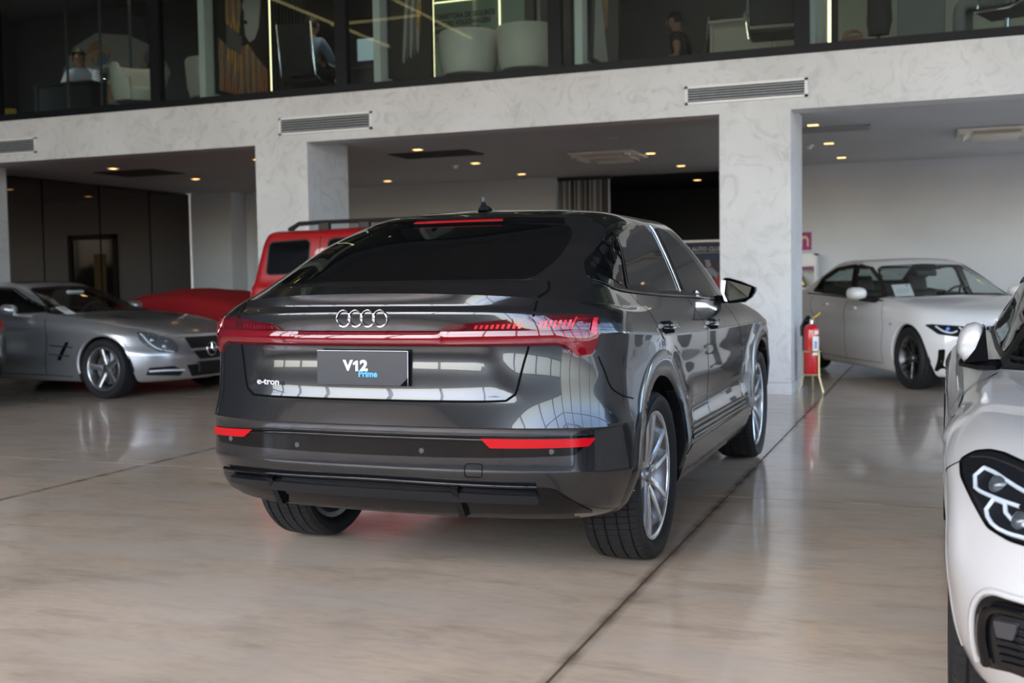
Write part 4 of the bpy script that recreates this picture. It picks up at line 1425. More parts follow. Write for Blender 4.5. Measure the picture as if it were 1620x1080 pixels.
def side_mirror(car, sg, x, y, z, L, Hh, D, paint, base, armx, army, armz):
    """door mirror: painted cap, black foot and glass"""
    v, f = [], []
    n = 14
    secs = [(-.02, .90), (0, 1.0), (.35, .97), (.65, .82), (.9, .5), (1.0, .08)]
    for t, s_ in secs:
        for a in range(n):
            an = 2 * math.pi * a / n
            ca, sa = math.cos(an), math.sin(an)
            e = 2 / 2.8
            v.append((x + D * t, y + sg * L / 2 * s_ * abs(ca) ** e * (1 if ca >= 0 else -1), z + Hh / 2 * s_ * abs(sa) ** e * (1 if sa >= 0 else -1)))
    for i in range(len(secs) - 1):
        for a in range(n):
            f.append((i * n + a, i * n + (a + 1) % n, (i + 1) * n + (a + 1) % n, (i + 1) * n + a))
    f += [tuple(range(n)), tuple((len(secs) - 1) * n + a for a in range(n))]
    o = MB().add(v, f).build('side_mirror', paint, car.root, True, 55)
    MB().tube([(armx, sg * army, armz), (x + D * .4, y - sg * L * .1, z - Hh * .42)], [.028, .022], 8).build('mirror_arm', base, o, True)
    gl = [(L * .44 * math.cos(a), Hh * .42 * math.sin(a)) for a in [2 * math.pi * k / 18 for k in range(18)]]
    MB().prism(gl, lambda a, b, d: (d, y + a, z + b), x - .028, x - .020).build('mirror_glass', mat('mirror_glass'), o)
    return o


def paper_sheet(name, label, group, p, ax, ay):
    """a printed price sheet lying behind a windscreen; p centre, ax and ay half-edge vectors (world)"""
    p, ax, ay = Vector(p), Vector(ax), Vector(ay)
    nrm = ax.cross(ay).normalized() * .0008
    root = mob(name, [p - ax - ay, p + ax - ay, p + ax + ay, p - ax + ay, p - ax - ay - nrm, p + ax - ay - nrm, p + ax + ay - nrm, p - ax + ay - nrm], [(0, 1, 2, 3), (7, 6, 5, 4), (0, 4, 5, 1), (1, 5, 6, 2), (2, 6, 7, 3), (3, 7, 4, 0)], PAPER)
    tag(root, label, 'paper', group)
    for k, (u0, u1, w) in enumerate(((.45, .75, .06), (-.7, .7, .012), (-.7, .55, .012), (-.7, .65, .012), (-.7, .4, .012))):
        vv = .78 if k == 0 else .45 - .16 * k
        q = [p + ax * a + ay * (vv + b * w) + nrm * 2 for a, b in ((u0, -1), (u1, -1), (u1, 1), (u0, 1))]
        mob('printed_line', q, [(0, 1, 2, 3)], INK, root)
    return root


def car_world(car, p):
    return car.root.matrix_basis @ Vector(p)


def settle(car):
    car.root.matrix_basis = Matrix.Translation(car.root.location) @ Matrix.Rotation(car.root.rotation_euler.z, 4, 'Z')


# ---------------------------------------------------------------- silver roadster on the left
sl = Car('silver_roadster', 'silver two-seat roadster with hard top parked before the left bay', 'car', (-11.22, 11.0, 0), math.radians(-5.4), SLL, SILVER, (0.0, 2.70), .332, .372, k=5)
sl.split = .9
ws = rnd([(-.75, .935), (-.615, 1.04), (-.50, 1.205), (-.44, 1.232), (0, 1.247), (.44, 1.232), (.50, 1.205), (.615, 1.04), (.75, .935), (0, .95)], .02, 3)
window_set(sl, 'front', ws, CGLASS, 'windscreen')
for sv, sg in (('right', -1), ('left', 1)):
    window_set(sl, sv, rnd([(-.02, 1.0), (.30, 1.215), (.55, 1.243), (.98, 1.225), (1.30, 1.10), (1.72, .955), (1.0, .955)], .02, 3), SGLASS, 'door_window')
    sl.ribbon('panel_gap', [(1.80, .88), (1.86, .72), (1.86, .56), (1.83, .40), (1.82, .25)], sv, GAPM, w=.009)
    sl.ribbon('panel_gap', [(.35, .90), (.33, .70), (.36, .45), (.40, .25)], sv, GAPM, w=.009)
    sl.ribbon('panel_gap', [(.40, .255), (1.1, .250), (1.82, .245), (2.22, .235)], sv, GAPM, w=.007)
    vt = sl.patch('side_vent', rnd([(2.163, .628), (2.213, .622), (2.075, .415), (2.019, .421)], .01, 3), sv, GAPM, off=.002, thick=.003, res=.04)
    for q in ([(1.917, .584), (2.276, .566)], [(1.902, .486), (2.222, .470)]):
        sl.ribbon('vent_fin', q, sv, CHROME, w=.014, off=.004, h=.006, parent=vt)
    sl.ribbon('panel_gap', [(2.30, .78), (2.62, .745), (2.95, .70), (3.08, .60), (3.12, .55)], sv, GAPM, w=.004) if False else None
    sl.patch('door_handle', rnd([(.62, .775), (.84, .775), (.84, .745), (.62, .745)], .012, 3), sv, SILVER, off=.022, thick=.022, res=.05)
    side_mirror(sl, sg, 1.30, sg * .97, .985, .20, .135, .13, SILVER, SILVER, 1.56, .83, .90)
    Yf = lambda pts: [(-sg * a, b) for a, b in pts]
    hp = rnd(Yf([(.742, .738), (.667, .728), (.472, .645), (.430, .567), (.468, .490), (.662, .517), (.738, .583), (.765, .66)]), .025, 3)
    hl = sl.patch('headlamp', hp, 'front', mat('lamp_housing_grey', (.22, .23, .25), .25, metal=.6), off=.004, thick=.007, res=.04)
    for cy, cz, r in ((.565, .565, .062), (.655, .640, .048)):
        c0 = sl.P('front', -sg * cy, cz, .004)
        MB().lathe([(r * .2, -.012), (r * .6, -.004), (r, .012), (r * 1.08, .008)], 20, 'x', (c0.x, c0.y, c0.z)).build('lamp_reflector', LAMPIN, hl, True)
        MB().lathe([(0, .014), (r * .3, .012), (r * .5, .002), (r * .55, -.01)], 16, 'x', (c0.x, c0.y, c0.z)).build('lamp_projector', mat('projector_glass', (.5, .55, .6), .05, metal=.6, coat=1), hl, True)
    sl.ribbon('lamp_strip', Yf([(.725, .715), (.70, .62), (.640, .545), (.50, .505)]), 'front', DRL, w=.016, off=.006, h=.004, parent=hl)
    sl.patch('lamp_glass', shrink(hp, .003), 'front', LENS, off=.012, thick=.010, res=.04, parent=hl, shape=lambda a, b, d: min(.02, d * .5))
    dr = sl.patch('bumper_vent', rnd(Yf([(.727, .345), (.50, .352), (.375, .292), (.395, .235), (.735, .262)]), .015, 3), 'front', MESHB, off=.004, thick=.006, res=.05)
    sl.ribbon('vent_lamp', Yf([(.72, .305), (.55, .306), (.36, .296)]), 'front', DRL, w=.022, off=.006, h=.007, parent=dr)
gr = sl.patch('grille', rnd([(-.31, .655), (.31, .655), (.28, .52), (.17, .405), (-.17, .405), (-.28, .52)], .02, 3), 'front', MESHB, off=.004, thick=.007, res=.05)
sl.ribbon('grille_bar', [(-.30, .512), (-.12, .516), (.12, .516), (.30, .512)], 'front', SILVER, w=.030, off=.008, h=.012, parent=gr)
st = sl.P('front', 0, .515, .03)
sb = MB().tube([(st.x, .075 * math.cos(a), .515 + .075 * math.sin(a)) for a in [2 * math.pi * k / 30 for k in range(30)]], .008, 8, closed=True)
for k in range(3):
    a = math.pi / 2 + 2 * math.pi * k / 3
    sb.tube([(st.x, 0, .515), (st.x, .072 * math.cos(a), .515 + .072 * math.sin(a))], [.012, .003], 6)
sb.build('grille_emblem', CHROME, sl.root, True)
lg = sl.patch('lower_grille', rnd([(-.345, .350), (.345, .350), (.24, .215), (-.24, .215)], .02, 3), 'front', MESHB, off=.004, thick=.007, res=.05)
pp = sl.P('front', 0, .33, .02)
MB().box(pp.x - .01, pp.x + .012, -.20, .20, .262, .375, .005).build('plate_holder', BLACKP, sl.root)
sl.ribbon('bonnet_gap', [(-.80, .86), (-.80, .80), (-.70, .745), (-.40, .66), (0, .64), (.40, .66), (.70, .745), (.80, .80)], 'front', GAPM, w=.006) if False else None
for sg in (-1, 1):
    for k in range(3):
        sl.ribbon('bonnet_louvre', [(2.35, sg * (.36 + .05 * k)), (2.62, sg * (.34 + .05 * k))], 'top', GAPM, w=.018, off=.0015)
sl.shell()
lining(sl, -.75, 2.15, .35)
sl.wells(BLACKP, .45, .87)
sl.arch_trim(SILVER, w=.028, off=.004, inner=.04)
cabin(sl, .45, 1.35, .30, .86, .60)
MB().box(1.30, 1.36, -.12, .12, 1.15, 1.20, .02).build('inner_mirror', mat('pale_plastic', (.45, .5, .48), .5), sl.root)
sl.patch('glass_roof', rnd([(.30, -.38), (.92, -.40), (.92, .40), (.30, .38)], .05), 'top', TINT, off=.003, thick=.004, res=.06)
spk = five_spoke(.070, .062, -.062, -.092, .248, ang=100, d=.05)
wsl = make_wheel(sl.root, .332, .238, .245, spk, RIMM, DISC, nb=44)
put_wheels(sl, wsl, 1.60, 1.60)

# ---------------------------------------------------------------- white saloon at the right, against the back wall
b3 = Car('white_saloon', 'white four-door saloon with black wheels before the right back wall', 'car', (-.86, 15.69, 0), math.radians(-62.6), B3L, WHITEC, (0.0, 2.851), .336, .378, k=5)
b3.split = .9
ws = rnd([(-.765, .975), (-.665, 1.13), (-.565, 1.300), (-.50, 1.332), (0, 1.352), (.50, 1.332), (.565, 1.300), (.665, 1.13), (.765, .975), (0, .995)], .02, 3)
window_set(b3, 'front', ws, CGLASS, 'windscreen')
window_set(b3, 'rear', rnd([(-.62, 1.10), (-.52, 1.33), (0, 1.35), (.52, 1.33), (.62, 1.10), (0, 1.10)], .03, 3), SGLASS, 'rear_window')
for sv, sg in (('right', -1), ('left', 1)):
    b3.patch('window_surround', rnd([(-.33, 1.04), (-.10, 1.19), (.35, 1.335), (.95, 1.378), (1.32, 1.335), (1.70, 1.165), (2.16, .950), (1.345, .955), (.50, .985), (-.10, 1.0)], .03, 3), sv, GLOSSB, off=.002, thick=.004, res=.06, cut=.06) if False else None
    window_set(b3, sv, rnd([(-.14, 1.045), (.02, 1.19), (.40, 1.315), (.93, 1.352), (1.05, .985), (.3, 1.01)], .02, 3), CGLASS, 'door_window', rimw=.05)
    window_set(b3, sv, rnd([(1.03, 1.352), (1.30, 1.320), (1.62, 1.185), (2.02, .975), (1.15, .980)], .02, 3), CGLASS, 'door_window', rimw=.05)
    b3.patch('door_pillar', [(.92, 1.358), (1.04, 1.358), (1.16, .982), (1.04, .985)], sv, GLOSSB, off=.004, thick=.003, res=.05)
    b3.ribbon('window_trim', [(-.25, 1.0), (.3, .985), (1.1, .960), (2.1, .935)], sv, GLOSSB, w=.02, off=.004, h=.003)
    b3.ribbon('panel_gap', [(1.17, .93), (1.18, .776), (1.21, .55), (1.20, .335), (1.19, .22)], sv, GAPM, w=.008)
    b3.ribbon('panel_gap', [(2.15, .91), (2.24, .78), (2.26, .62), (2.23, .45), (2.20, .25)], sv, GAPM, w=.008)
    b3.ribbon('panel_gap', [(.02, .97), (.05, .85), (.18, .75), (.33, .62), (.38, .45), (.42, .24)], sv, GAPM, w=.008)
    b3.ribbon('panel_gap', [(.42, .235), (1.2, .225), (2.2, .235)], sv, GAPM, w=.006)
    for hx, hz in ((.53, .872), (1.40, .842)):
        b3.patch('door_handle', rnd([(hx - .11, hz + .016), (hx + .11, hz + .012), (hx + .11, hz - .016), (hx - .11, hz - .012)], .012, 3), sv, WHITEC, off=.03, thick=.03, res=.05)
    b3.patch('wing_badge', [(2.42, .70), (2.50, .695), (2.47, .675), (2.42, .678)], sv, CHROME, off=.003, thick=.003, res=.04)
    side_mirror(b3, sg, 1.75, sg * 1.0, 1.02, .23, .15, .15, WHITEC, GLOSSB, 1.95, .80, .93)
    Yf = lambda pts: [(-sg * a, b) for a, b in pts]
    hp = rnd(Yf([(.862, .702), (.833, .713), (.62, .698), (.46, .672), (.47, .602), (.66, .588), (.80, .612)]), .012, 3)
    hl = b3.patch('headlamp', hp, 'front', LAMPDK, off=.004, thick=.007, res=.04)
    for q in ([(.80, .692), (.76, .645), (.70, .628), (.655, .648)], [(.63, .685), (.60, .640), (.55, .628), (.50, .650)]):
        b3.ribbon('lamp_strip', Yf(q), 'front', DRL, w=.018, off=.006, h=.005, parent=hl)
    for cy in (.72, .56):
        c0 = b3.P('front', -sg * cy, .662, .004)
        MB().lathe([(0, .010), (.014, .008), (.026, -.002)], 16, 'x', (c0.x, c0.y, c0.z)).build('lamp_projector', mat('blue_projector', (.05, .22, .7), .1, coat=1), hl, True)
    b3.patch('lamp_glass', shrink(hp, .003), 'front', LENS, off=.010, thick=.008, res=.04, parent=hl)
    b3.patch('air_curtain', rnd(Yf([(.800, .455), (.755, .462), (.745, .29), (.69, .245), (.685, .200), (.785, .225)]), .012, 3), 'front', GLOSSB, off=.002, thick=.004, res=.04)
    kd = b3.patch('kidney_grille', rnd(Yf([(.40, .700), (.05, .708), (.04, .60), (.06, .545), (.38, .555), (.42, .62)]), .03, 3), 'front', MESHB, off=.004, thick=.007, res=.05)
    b3.ribbon('grille_frame', rnd(Yf([(.40, .700), (.05, .708), (.04, .60), (.06, .545), (.38, .555), (.42, .62)]), .03, 3), 'front', CHROME, w=.016, off=.004, h=.008, closed=True, parent=kd)
    for k in range(6):
        a = .09 + k * .054
        b3.ribbon('grille_slat', Yf([(a, .698), (a, .555)]), 'front', CHROME, w=.012, off=.005, h=.006, parent=kd)
b3.patch('lower_grille', rnd([(-.60, .36), (.60, .36), (.52, .215), (-.52, .215)], .03, 3), 'front', MESHB, off=.004, thick=.007, res=.06)
b3.shell()
lining(b3, -.9, 2.3, .35)
b3.wells(BLACKP, .45, .85)
b3.arch_trim(WHITEC, w=.028, off=.004, inner=.04)
cabin(b3, .95, 1.70, .28, .90, .62, rear=-.02)
MB().box(1.45, 1.52, -.12, .12, 1.21, 1.28, .02).build('inner_mirror', BLACKP, b3.root)
b3.patch('glass_roof', rnd([(.30, -.46), (1.12, -.48), (1.14, 0), (1.12, .48), (.30, .46)], .05), 'top', TINT, off=.003, thick=.004, res=.06)
spb = []
for k in range(5):
    a = 2 * math.pi * k / 5 + math.radians(70)
    for e in (-1, 1):
        spb.append((a, (.05, .246, e * .30, e * .17, .030, .024, -.060, -.085, .045, .03, .0)))
wb = make_wheel(b3.root, .336, .246, .235, spb, DARKRIM, DISC, nb=44)
put_wheels(b3, wb, 1.57, 1.57)

# ---------------------------------------------------------------- white roadster cut off by the right edge
def WARP_Z4(r):
    x, y, z = r[..., 0], np.abs(r[..., 1]), r[..., 2]
    d = np.hypot(x - 2.44, z - .335)
    w = np.exp(-((d - .46) / .09) ** 2) * smoothstep(.4, .6, z) * (y > .6)
    r[..., 1] += np.sign(r[..., 1]) * .018 * w
    return r


z4 = Car('white_roadster', 'glossy white roadster facing the viewer, cut off by the right edge', 'car', (.95, 5.92, 0), math.radians(-90), Z4L, PEARL, (0.0, 2.44), .335, .362, k=8, sc=1.15, warp=WARP_Z4)
z4.split = .9
ws = rnd([(-.745, .90), (-.64, 1.03), (-.53, 1.215), (-.46, 1.235), (0, 1.25), (.46, 1.235), (.53, 1.215), (.64, 1.03), (.745, .90), (0, .915)], .02, 3)
window_set(z4, 'front', ws, CGLASS, 'windscreen', rimw=.05)
DV = ('dir', math.radians(135))
DVL = ('dir', math.radians(-135))
for sv, sg, dv in (('right', -1, DV), ('left', 1, DVL)):
    window_set(z4, sv, rnd([(-.02, .965), (.28, 1.19), (.52, 1.215), (.85, 1.195), (1.15, 1.08), (1.52, .925), (.9, .935)], .02, 3), SGLASS, 'door_window')
    D = lambda pts: [(a if sg < 0 else -a, b) for a, b in pts]
    z4.ribbon('panel_gap', [(1.70, .87), (1.78, .80), (1.80, .65), (1.76, .45), (1.72, .25)], sv, GAPM, w=.007)
    z4.ribbon('bonnet_gap', [(1.62, .880), (1.74, .862), (1.80, .842), (2.02, .812), (2.35, .775), (2.58, .712), (2.66, .716), (2.69, .741)], sv, GAPM, w=.007) if False else None
    lp = rnd(D([(-1.275, .741), (-1.302, .764), (-1.35, .773), (-1.40, .772), (-1.50, .758), (-1.63, .735), (-1.78, .705), (-1.82, .655), (-1.76, .610), (-1.66, .596), (-1.575, .600), (-1.495, .616), (-1.405, .665), (-1.325, .708)]), .012, 3)
    hl = z4.patch('headlamp', lp, dv, LAMPDK, off=.004, thick=.007, res=.02)
    for pts in ([(-1.385, .735), (-1.375, .715), (-1.40, .690), (-1.47, .680), (-1.56, .672)], [(-1.385, .735), (-1.43, .730), (-1.50, .715), (-1.57, .700)],
                [(-1.475, .676), (-1.468, .650), (-1.505, .624), (-1.56, .613), (-1.65, .610)], [(-1.475, .676), (-1.515, .671), (-1.53, .653), (-1.56, .640), (-1.63, .634)]):
        z4.ribbon('lamp_strip', D(pts), dv, DRL, w=.010, off=.006, h=.006, parent=hl)
    for cy, cz in ((-1.46, .705), (-1.575, .640), (-1.60, .690)):
        c0 = z4.P(dv, D([(cy, cz)])[0][0], cz, .002)
        pm = MB().lathe([(0, .016), (.012, .014), (.022, .004), (.028, -.006)], 16, 'x')
        pm.xf(Matrix.Translation(c0) @ Matrix.Rotation(math.radians(-45 if sg < 0 else 45), 4, 'Z'))
        pm.build('lamp_projector', mat('dark_projector', (.06, .07, .075), .04, coat=1), hl, True)
    z4.ribbon('lamp_eyebrow', D([(-1.30, .752), (-1.38, .760), (-1.50, .746), (-1.62, .722)]), dv, LAMPIN, w=.012, off=.001, h=.004, parent=hl)
    z4.patch('lamp_glass', shrink(lp, .002), dv, LENS, off=.010, thick=.008, res=.03, parent=hl, shape=lambda a, b, d: min(.010, d * .4))
    z4.ribbon('lamp_seal', lp, dv, GAPM, w=.009, off=.005, h=.002, closed=True, parent=hl)
    gp = rnd(D([(-1.470, .285), (-1.485, .36), (-1.502, .417), (-1.532, .457), (-1.565, .474), (-1.648, .473), (-1.92, .462), (-1.97, .33), (-1.80, .265), (-1.62, .280), (-1.582, .284), (-1.496, .268)]), .02, 3)
    ga = z4.patch('air_intake', gp, dv, GLOSSB, off=.004, thick=.007, res=.025)
    z4.patch('intake_mesh', rnd(D([(-1.555, .300), (-1.552, .395), (-1.578, .430), (-1.66, .436), (-1.90, .428), (-1.94, .34), (-1.78, .292), (-1.63, .300)]), .02, 3), dv, MESHB, off=.007, thick=.003, res=.025, parent=ga)
    for k in range(6):
        zz = .312 + k * .019
        z4.ribbon('mesh_rib', D([(-1.57, zz), (-1.62, zz + .004), (-1.68, zz - .002), (-1.76, zz + .004), (-1.86, zz)]), dv, GLOSSB, w=.007, off=.009, h=.005, parent=ga)
    z4.ribbon('intake_frame', D([(-1.462, .275), (-1.477, .36), (-1.494, .420), (-1.526, .463), (-1.562, .481), (-1.648, .480), (-1.92, .469)]), dv, PEARL, w=.016, off=.005, h=.008, parent=ga)
    z4.ribbon('intake_blade', D([(-1.510, .285), (-1.520, .36), (-1.538, .415), (-1.575, .447), (-1.66, .452), (-1.88, .444)]), dv, GLOSSB, w=.026, off=.010, h=.012, parent=ga)
    z4.patch('radar_sensor', rnd(D([(-1.575, .418), (-1.640, .424), (-1.622, .382), (-1.577, .378)]), .006, 3), dv, mat('sensor_grey'), off=.018, thick=.012, res=.03, parent=ga)
    z4.ribbon('bonnet_gap', D([(-1.130, .655), (-1.188, .694), (-1.244, .722), (-1.285, .744)]), dv, GAPM, w=.006)
    z4.ribbon('bonnet_gap', [(2.02, sg * .897), (1.90, sg * .885), (1.80, sg * .872), (1.741, sg * .806), (1.609, sg * .764)], 'top', GAPM, w=.006)
    z4.ribbon('reflector_gap', D([(-1.300, .560), (-1.292, .545), (-1.297, .525)]), dv, GAPM, w=.003, off=.001)
    # folded door mirror
    m = MB()
    v, f = [], []
    out = [(-.895, .945), (-.897, .985), (-.885, 1.025), (-.862, 1.052), (-.832, 1.060), (-.808, 1.050), (-.800, 1.00), (-.796, .930), (-.83, .918), (-.875, .912)]
    cc = (-.845, .985)
    secs = ((1.50, .55), (1.49, .80), (1.46, .95), (1.41, 1.0), (1.34, .97), (1.29, .85), (1.275, .7))
    for xx, s_ in secs:
        for a, b in out: v.append((xx, sg * abs(cc[0] + (a - cc[0]) * s_), cc[1] + (b - cc[1]) * s_))
    n = len(out)
    for i in range(len(secs) - 1):
        for a in range(n): f.append((i * n + a, i * n + (a + 1) % n, (i + 1) * n + (a + 1) % n, (i + 1) * n + a))
    f += [tuple(range(n)), tuple((len(secs) - 1) * n + a for a in range(n))]
    mo = m.add(v, f).build('side_mirror', PEARL, z4.root, True, 60)
    mo['label'] = 'folded white door mirror'
    MB().prism([(.802, 1.050), (.790, .922), (.872, .914), (.835, .965)], lambda a, b, d: (d, sg * a, b), 1.29, 1.502).build('mirror_inner_cap', GLOSSB, mo)
    MB().tube([(1.44, sg * .885, .912), (1.46, sg * .82, .902), (1.50, sg * .755, .905)], [.016, .020, .024], 8).build('mirror_arm', GLOSSB, mo, True)
    z4.ribbon('pillar_trim', [(1.60, .895), (1.40, .985), (1.20, 1.08), (1.00, 1.175)], sv, GLOSSB, w=.05, off=.004, h=.006)
z4.shell()
lining(z4, -.75, 1.95, .35)
z4.wells(BLACKP, .45, .87)
z4.arch_trim(PEARL, w=.03, off=.004, inner=.04)
cabin(z4, .40, 1.15, .28, .82, .60)
spz = []
for k in range(5):
    a = 2 * math.pi * k / 5
    for e in (-1, 1):
        spz.append((a, (.05, .246, e * .30, e * .17, .030, .024, -.060, -.085, .045, .03, .0)))
wz = make_wheel(z4.root, .335, .246, .255, spz, DARKRIM, DISC, nb=60)
put_wheels(z4, wz, 1.62, 1.60)

# ---------------------------------------------------------------- red off-roader behind the grey car
jp = Car('red_off_roader', 'boxy red off-roader with black roof rack parked before the left pillar', 'car', (-5.94, 10.88, 0), 0.0, JPL, REDC, (0.05, 2.85), .40, .46, k=5, sc=.8)
jp.split = .5
for sv, sg in (('right', -1), ('left', 1)):
    for poly in ([(-.63, 1.335), (-.61, 1.67), (-.16, 1.69), (-.12, 1.65), (-.14, 1.345)], [(.09, 1.345), (.09, 1.67), (.16, 1.695), (.72, 1.695), (.74, 1.345)], [(.86, 1.345), (.86, 1.695), (1.35, 1.69), (1.62, 1.345)]):
        jp.patch('side_window', rnd(poly, .05, 4), sv, TINT, off=.002, thick=.004, res=.08)
        jp.ribbon('window_seal', rnd(poly, .05, 4), sv, BLACKP, w=.016, off=.002, h=.003, closed=True)
    jp.ribbon('window_bar', [(.34, 1.345), (.34, 1.695)], sv, BLACKP, w=.02, off=.004, h=.003)
    for x in (.0, .80):
        jp.ribbon('panel_gap', [(x, 1.72), (x - .01, 1.4), (x, 1.0), (x + .02, .62)], sv, GAPM, w=.008)
    jp.arch_trim(BLACKP, w=.09, off=.02, inner=.05) if sg < 0 else None
    rk = MB().tube([(-.48, sg * .66, 1.80), (-.36, sg * .67, 1.862), (-.10, sg * .67, 1.872), (1.10, sg * .67, 1.872), (1.28, sg * .66, 1.80)], [.030, .024, .022, .022, .03], 8).build('roof_rail', BLACKP, jp.root, True)
    for x in (-.05, .42, .95):
        MB().box(x - .06, x + .06, sg * .64, sg * .70, 1.79, 1.865, .01).build('rail_foot', BLACKP, rk)
    jp.patch('tail_lamp', rnd([(sg * .80, .95), (sg * .90, .95), (sg * .90, 1.18), (sg * .80, 1.18)], .01, 2), 'rear', REDB, off=.004, thick=.006, res=.05)
jp.patch('rear_window', rnd([(-.62, 1.33), (.62, 1.33), (.58, 1.68), (-.58, 1.68)], .05, 4), 'rear', TINT, off=.002, thick=.004, res=.08)
jp.patch('windscreen', rnd([(-.72, 1.30), (.72, 1.30), (.66, 1.68), (-.66, 1.68)], .05, 4), 'front', TINT, off=.002, thick=.004, res=.08)
jp.shell()
jp.wells(BLACKP, .45, .88)
tv, tf = tyre_mesh(.385, .24, .25, 40)
sw = mob('spare_wheel', tv, tf, RUBBER, jp.root, True, 35)
sw.location = (-.99, .0, 1.10); sw.rotation_euler = (0, 0, math.radians(90))
MB().lathe([(0, -.09), (.16, -.09), (.25, -.07), (.26, -.04)], 28, 'y').build('spare_cover', BLACKP, sw, True)
spj = five_spoke(.075, .07, -.07, -.095, .21, n=6)
wj = make_wheel(jp.root, .40, .21, .27, spj, RIMM, DISC, nb=40)
put_wheels(jp, wj, 1.62, 1.62)

# ---------------------------------------------------------------- dark car just reaching into the left edge
dk = Car('black_saloon', 'black saloon whose tail just reaches in at the left edge', 'car', (-10.17, 8.35, 0), math.radians(180), B3L, DARKC, (0.0, 2.851), .336, .378, k=3, sc=.6)
dk.split = .9
for sg in (-1, 1):
    dk.patch('tail_lamp', rnd([(sg * .45, .80), (sg * .82, .82), (sg * .84, .92), (sg * .45, .93)], .02, 3), 'rear', REDB, off=.004, thick=.006, res=.05)
dk.patch('rear_window', rnd([(-.62, 1.10), (-.52, 1.33), (0, 1.35), (.52, 1.33), (.62, 1.10), (0, 1.10)], .03, 3), 'rear', TINT, off=.002, thick=.004, res=.08)
for sv in ('right', 'left'):
    dk.patch('side_window', rnd([(-.14, 1.045), (.02, 1.19), (.40, 1.315), (.93, 1.352), (1.30, 1.320), (1.62, 1.185), (2.02, .975), (1.15, .980)], .02, 3), sv, TINT, off=.002, thick=.004, res=.08)
dk.patch('windscreen', ws and rnd([(-.765, .975), (-.565, 1.300), (0, 1.352), (.565, 1.300), (.765, .975), (0, .995)], .02, 3), 'front', TINT, off=.002, thick=.004, res=.08)
dk.shell()
dk.wells(BLACKP, .45, .85)
wd = make_wheel(dk.root, .336, .246, .235, five_spoke(.07, .06, -.06, -.085, .246), DARKRIM, DISC, nb=30)
put_wheels(dk, wd, 1.57, 1.57)

# ---------------------------------------------------------------- car under a red dust cover
CLOTH = mat('red_cloth', (.30, .004, .008), .8)
n_, l_, b_ = nt(CLOTH)
cn = N(CLOTH, 'ShaderNodeTexNoise', Scale=5.0, Detail=3.0)
tc = n_.new('ShaderNodeTexCoord'); l_.new(tc.outputs['Object'], cn.inputs[0])
bp = N(CLOTH, 'ShaderNodeBump', Strength=.5, Distance=.04)
l_.new(cn.outputs[0], bp.inputs['Height']); l_.new(bp.outputs[0], b_.inputs['Normal'])
rt = thing('covered_car', 'low sports car hidden under a red dust cover behind the silver roadster', 'car', (-10.35, 13.9, 0), math.radians(4))
nu, nv = 90, 48
V = []
rr = random.Random(3)
for i in range(nu + 1):
    u = i / nu
    x = -2.2 + 4.4 * u
    top = float(interp_smooth(np.array([x]), [-2.2, -2.0, -1.3, -.6, 0, .5, 1.0, 1.6, 2.05, 2.2], [.50, .70, .90, 1.12, 1.19, 1.17, 1.06, .90, .72, .45])[0])
    hw = .97 * (1 - abs(2 * u - 1) ** 6 * .35)
    for j in range(nv + 1):
        w = -1 + 2 * j / nv
        s_ = abs(w)
        if s_ < .55:
            y = w / .55 * hw * .78
            z = top * (1 - .10 * (s_ / .55) ** 2.5)
        else:
            t = (s_ - .55) / .45
            y = math.copysign(hw * (.78 + .26 * (1 - (1 - t) ** 2)), w)
            z = top * .90 * (1 - t) + .05 * t
            fold = .03 * t * math.sin(x * 13 + 2 * math.sin(x * 4))
            y += math.copysign(fold, w)
        z += .008 * math.sin(x * 9 + w * 7) * math.sin(w * 5 + x)
        V.append((x, y, z))
Fc = []
for i in range(nu):
    for j in range(nv):
        a = i * (nv + 1) + j
        Fc.append((a, a + nv + 1, a + nv + 2, a + 1))
for i in (0, nu):
    Fc.append(tuple(i * (nv + 1) + j for j in range(nv + 1)))
mob('dust_cover', V, Fc, CLOTH, rt, True, 60)
for xw in (-1.35, 1.30):
    for sg in (-1, 1):
        tv, tf = tyre_mesh(.33, .24, .24, 24)
        o = mob('tyre', tv, tf, RUBBER, rt, True, 35)
        o.location = (xw, sg * .78, .33)
MB().lathe([(0, .02), (.05, .015), (.07, -.01)], 12, 'y', (-.1, -1.0, .78)).build('cover_knot', CLOTH, rt, True)
for c_ in (sl, b3, z4, et, jp): settle(c_)

# price sheets behind the windscreens
for car, lab, pts in ((sl, 'white price sheet behind the silver roadster windscreen', [(1.60, -.56, 1.005), (1.97, -.70, .925), (1.99, -.60, .93), (1.60, -.42, 1.02)]),
                      (b3, 'white price sheet behind the white saloon windscreen', [(1.80, -.585, 1.115), (2.17, -.70, .955), (2.17, -.47, .965), (1.85, -.385, 1.125)])):
    q = [car_world(car, p) for p in pts]
    c = (q[0] + q[1] + q[2] + q[3]) / 4
    ax = ((q[3] - q[0]) + (q[2] - q[1])) / 4
    ay = ((q[0] - q[1]) + (q[3] - q[2])) / 4
    paper_sheet('price_sheet', lab, 'price sheets in the cars', c, ax, ay)
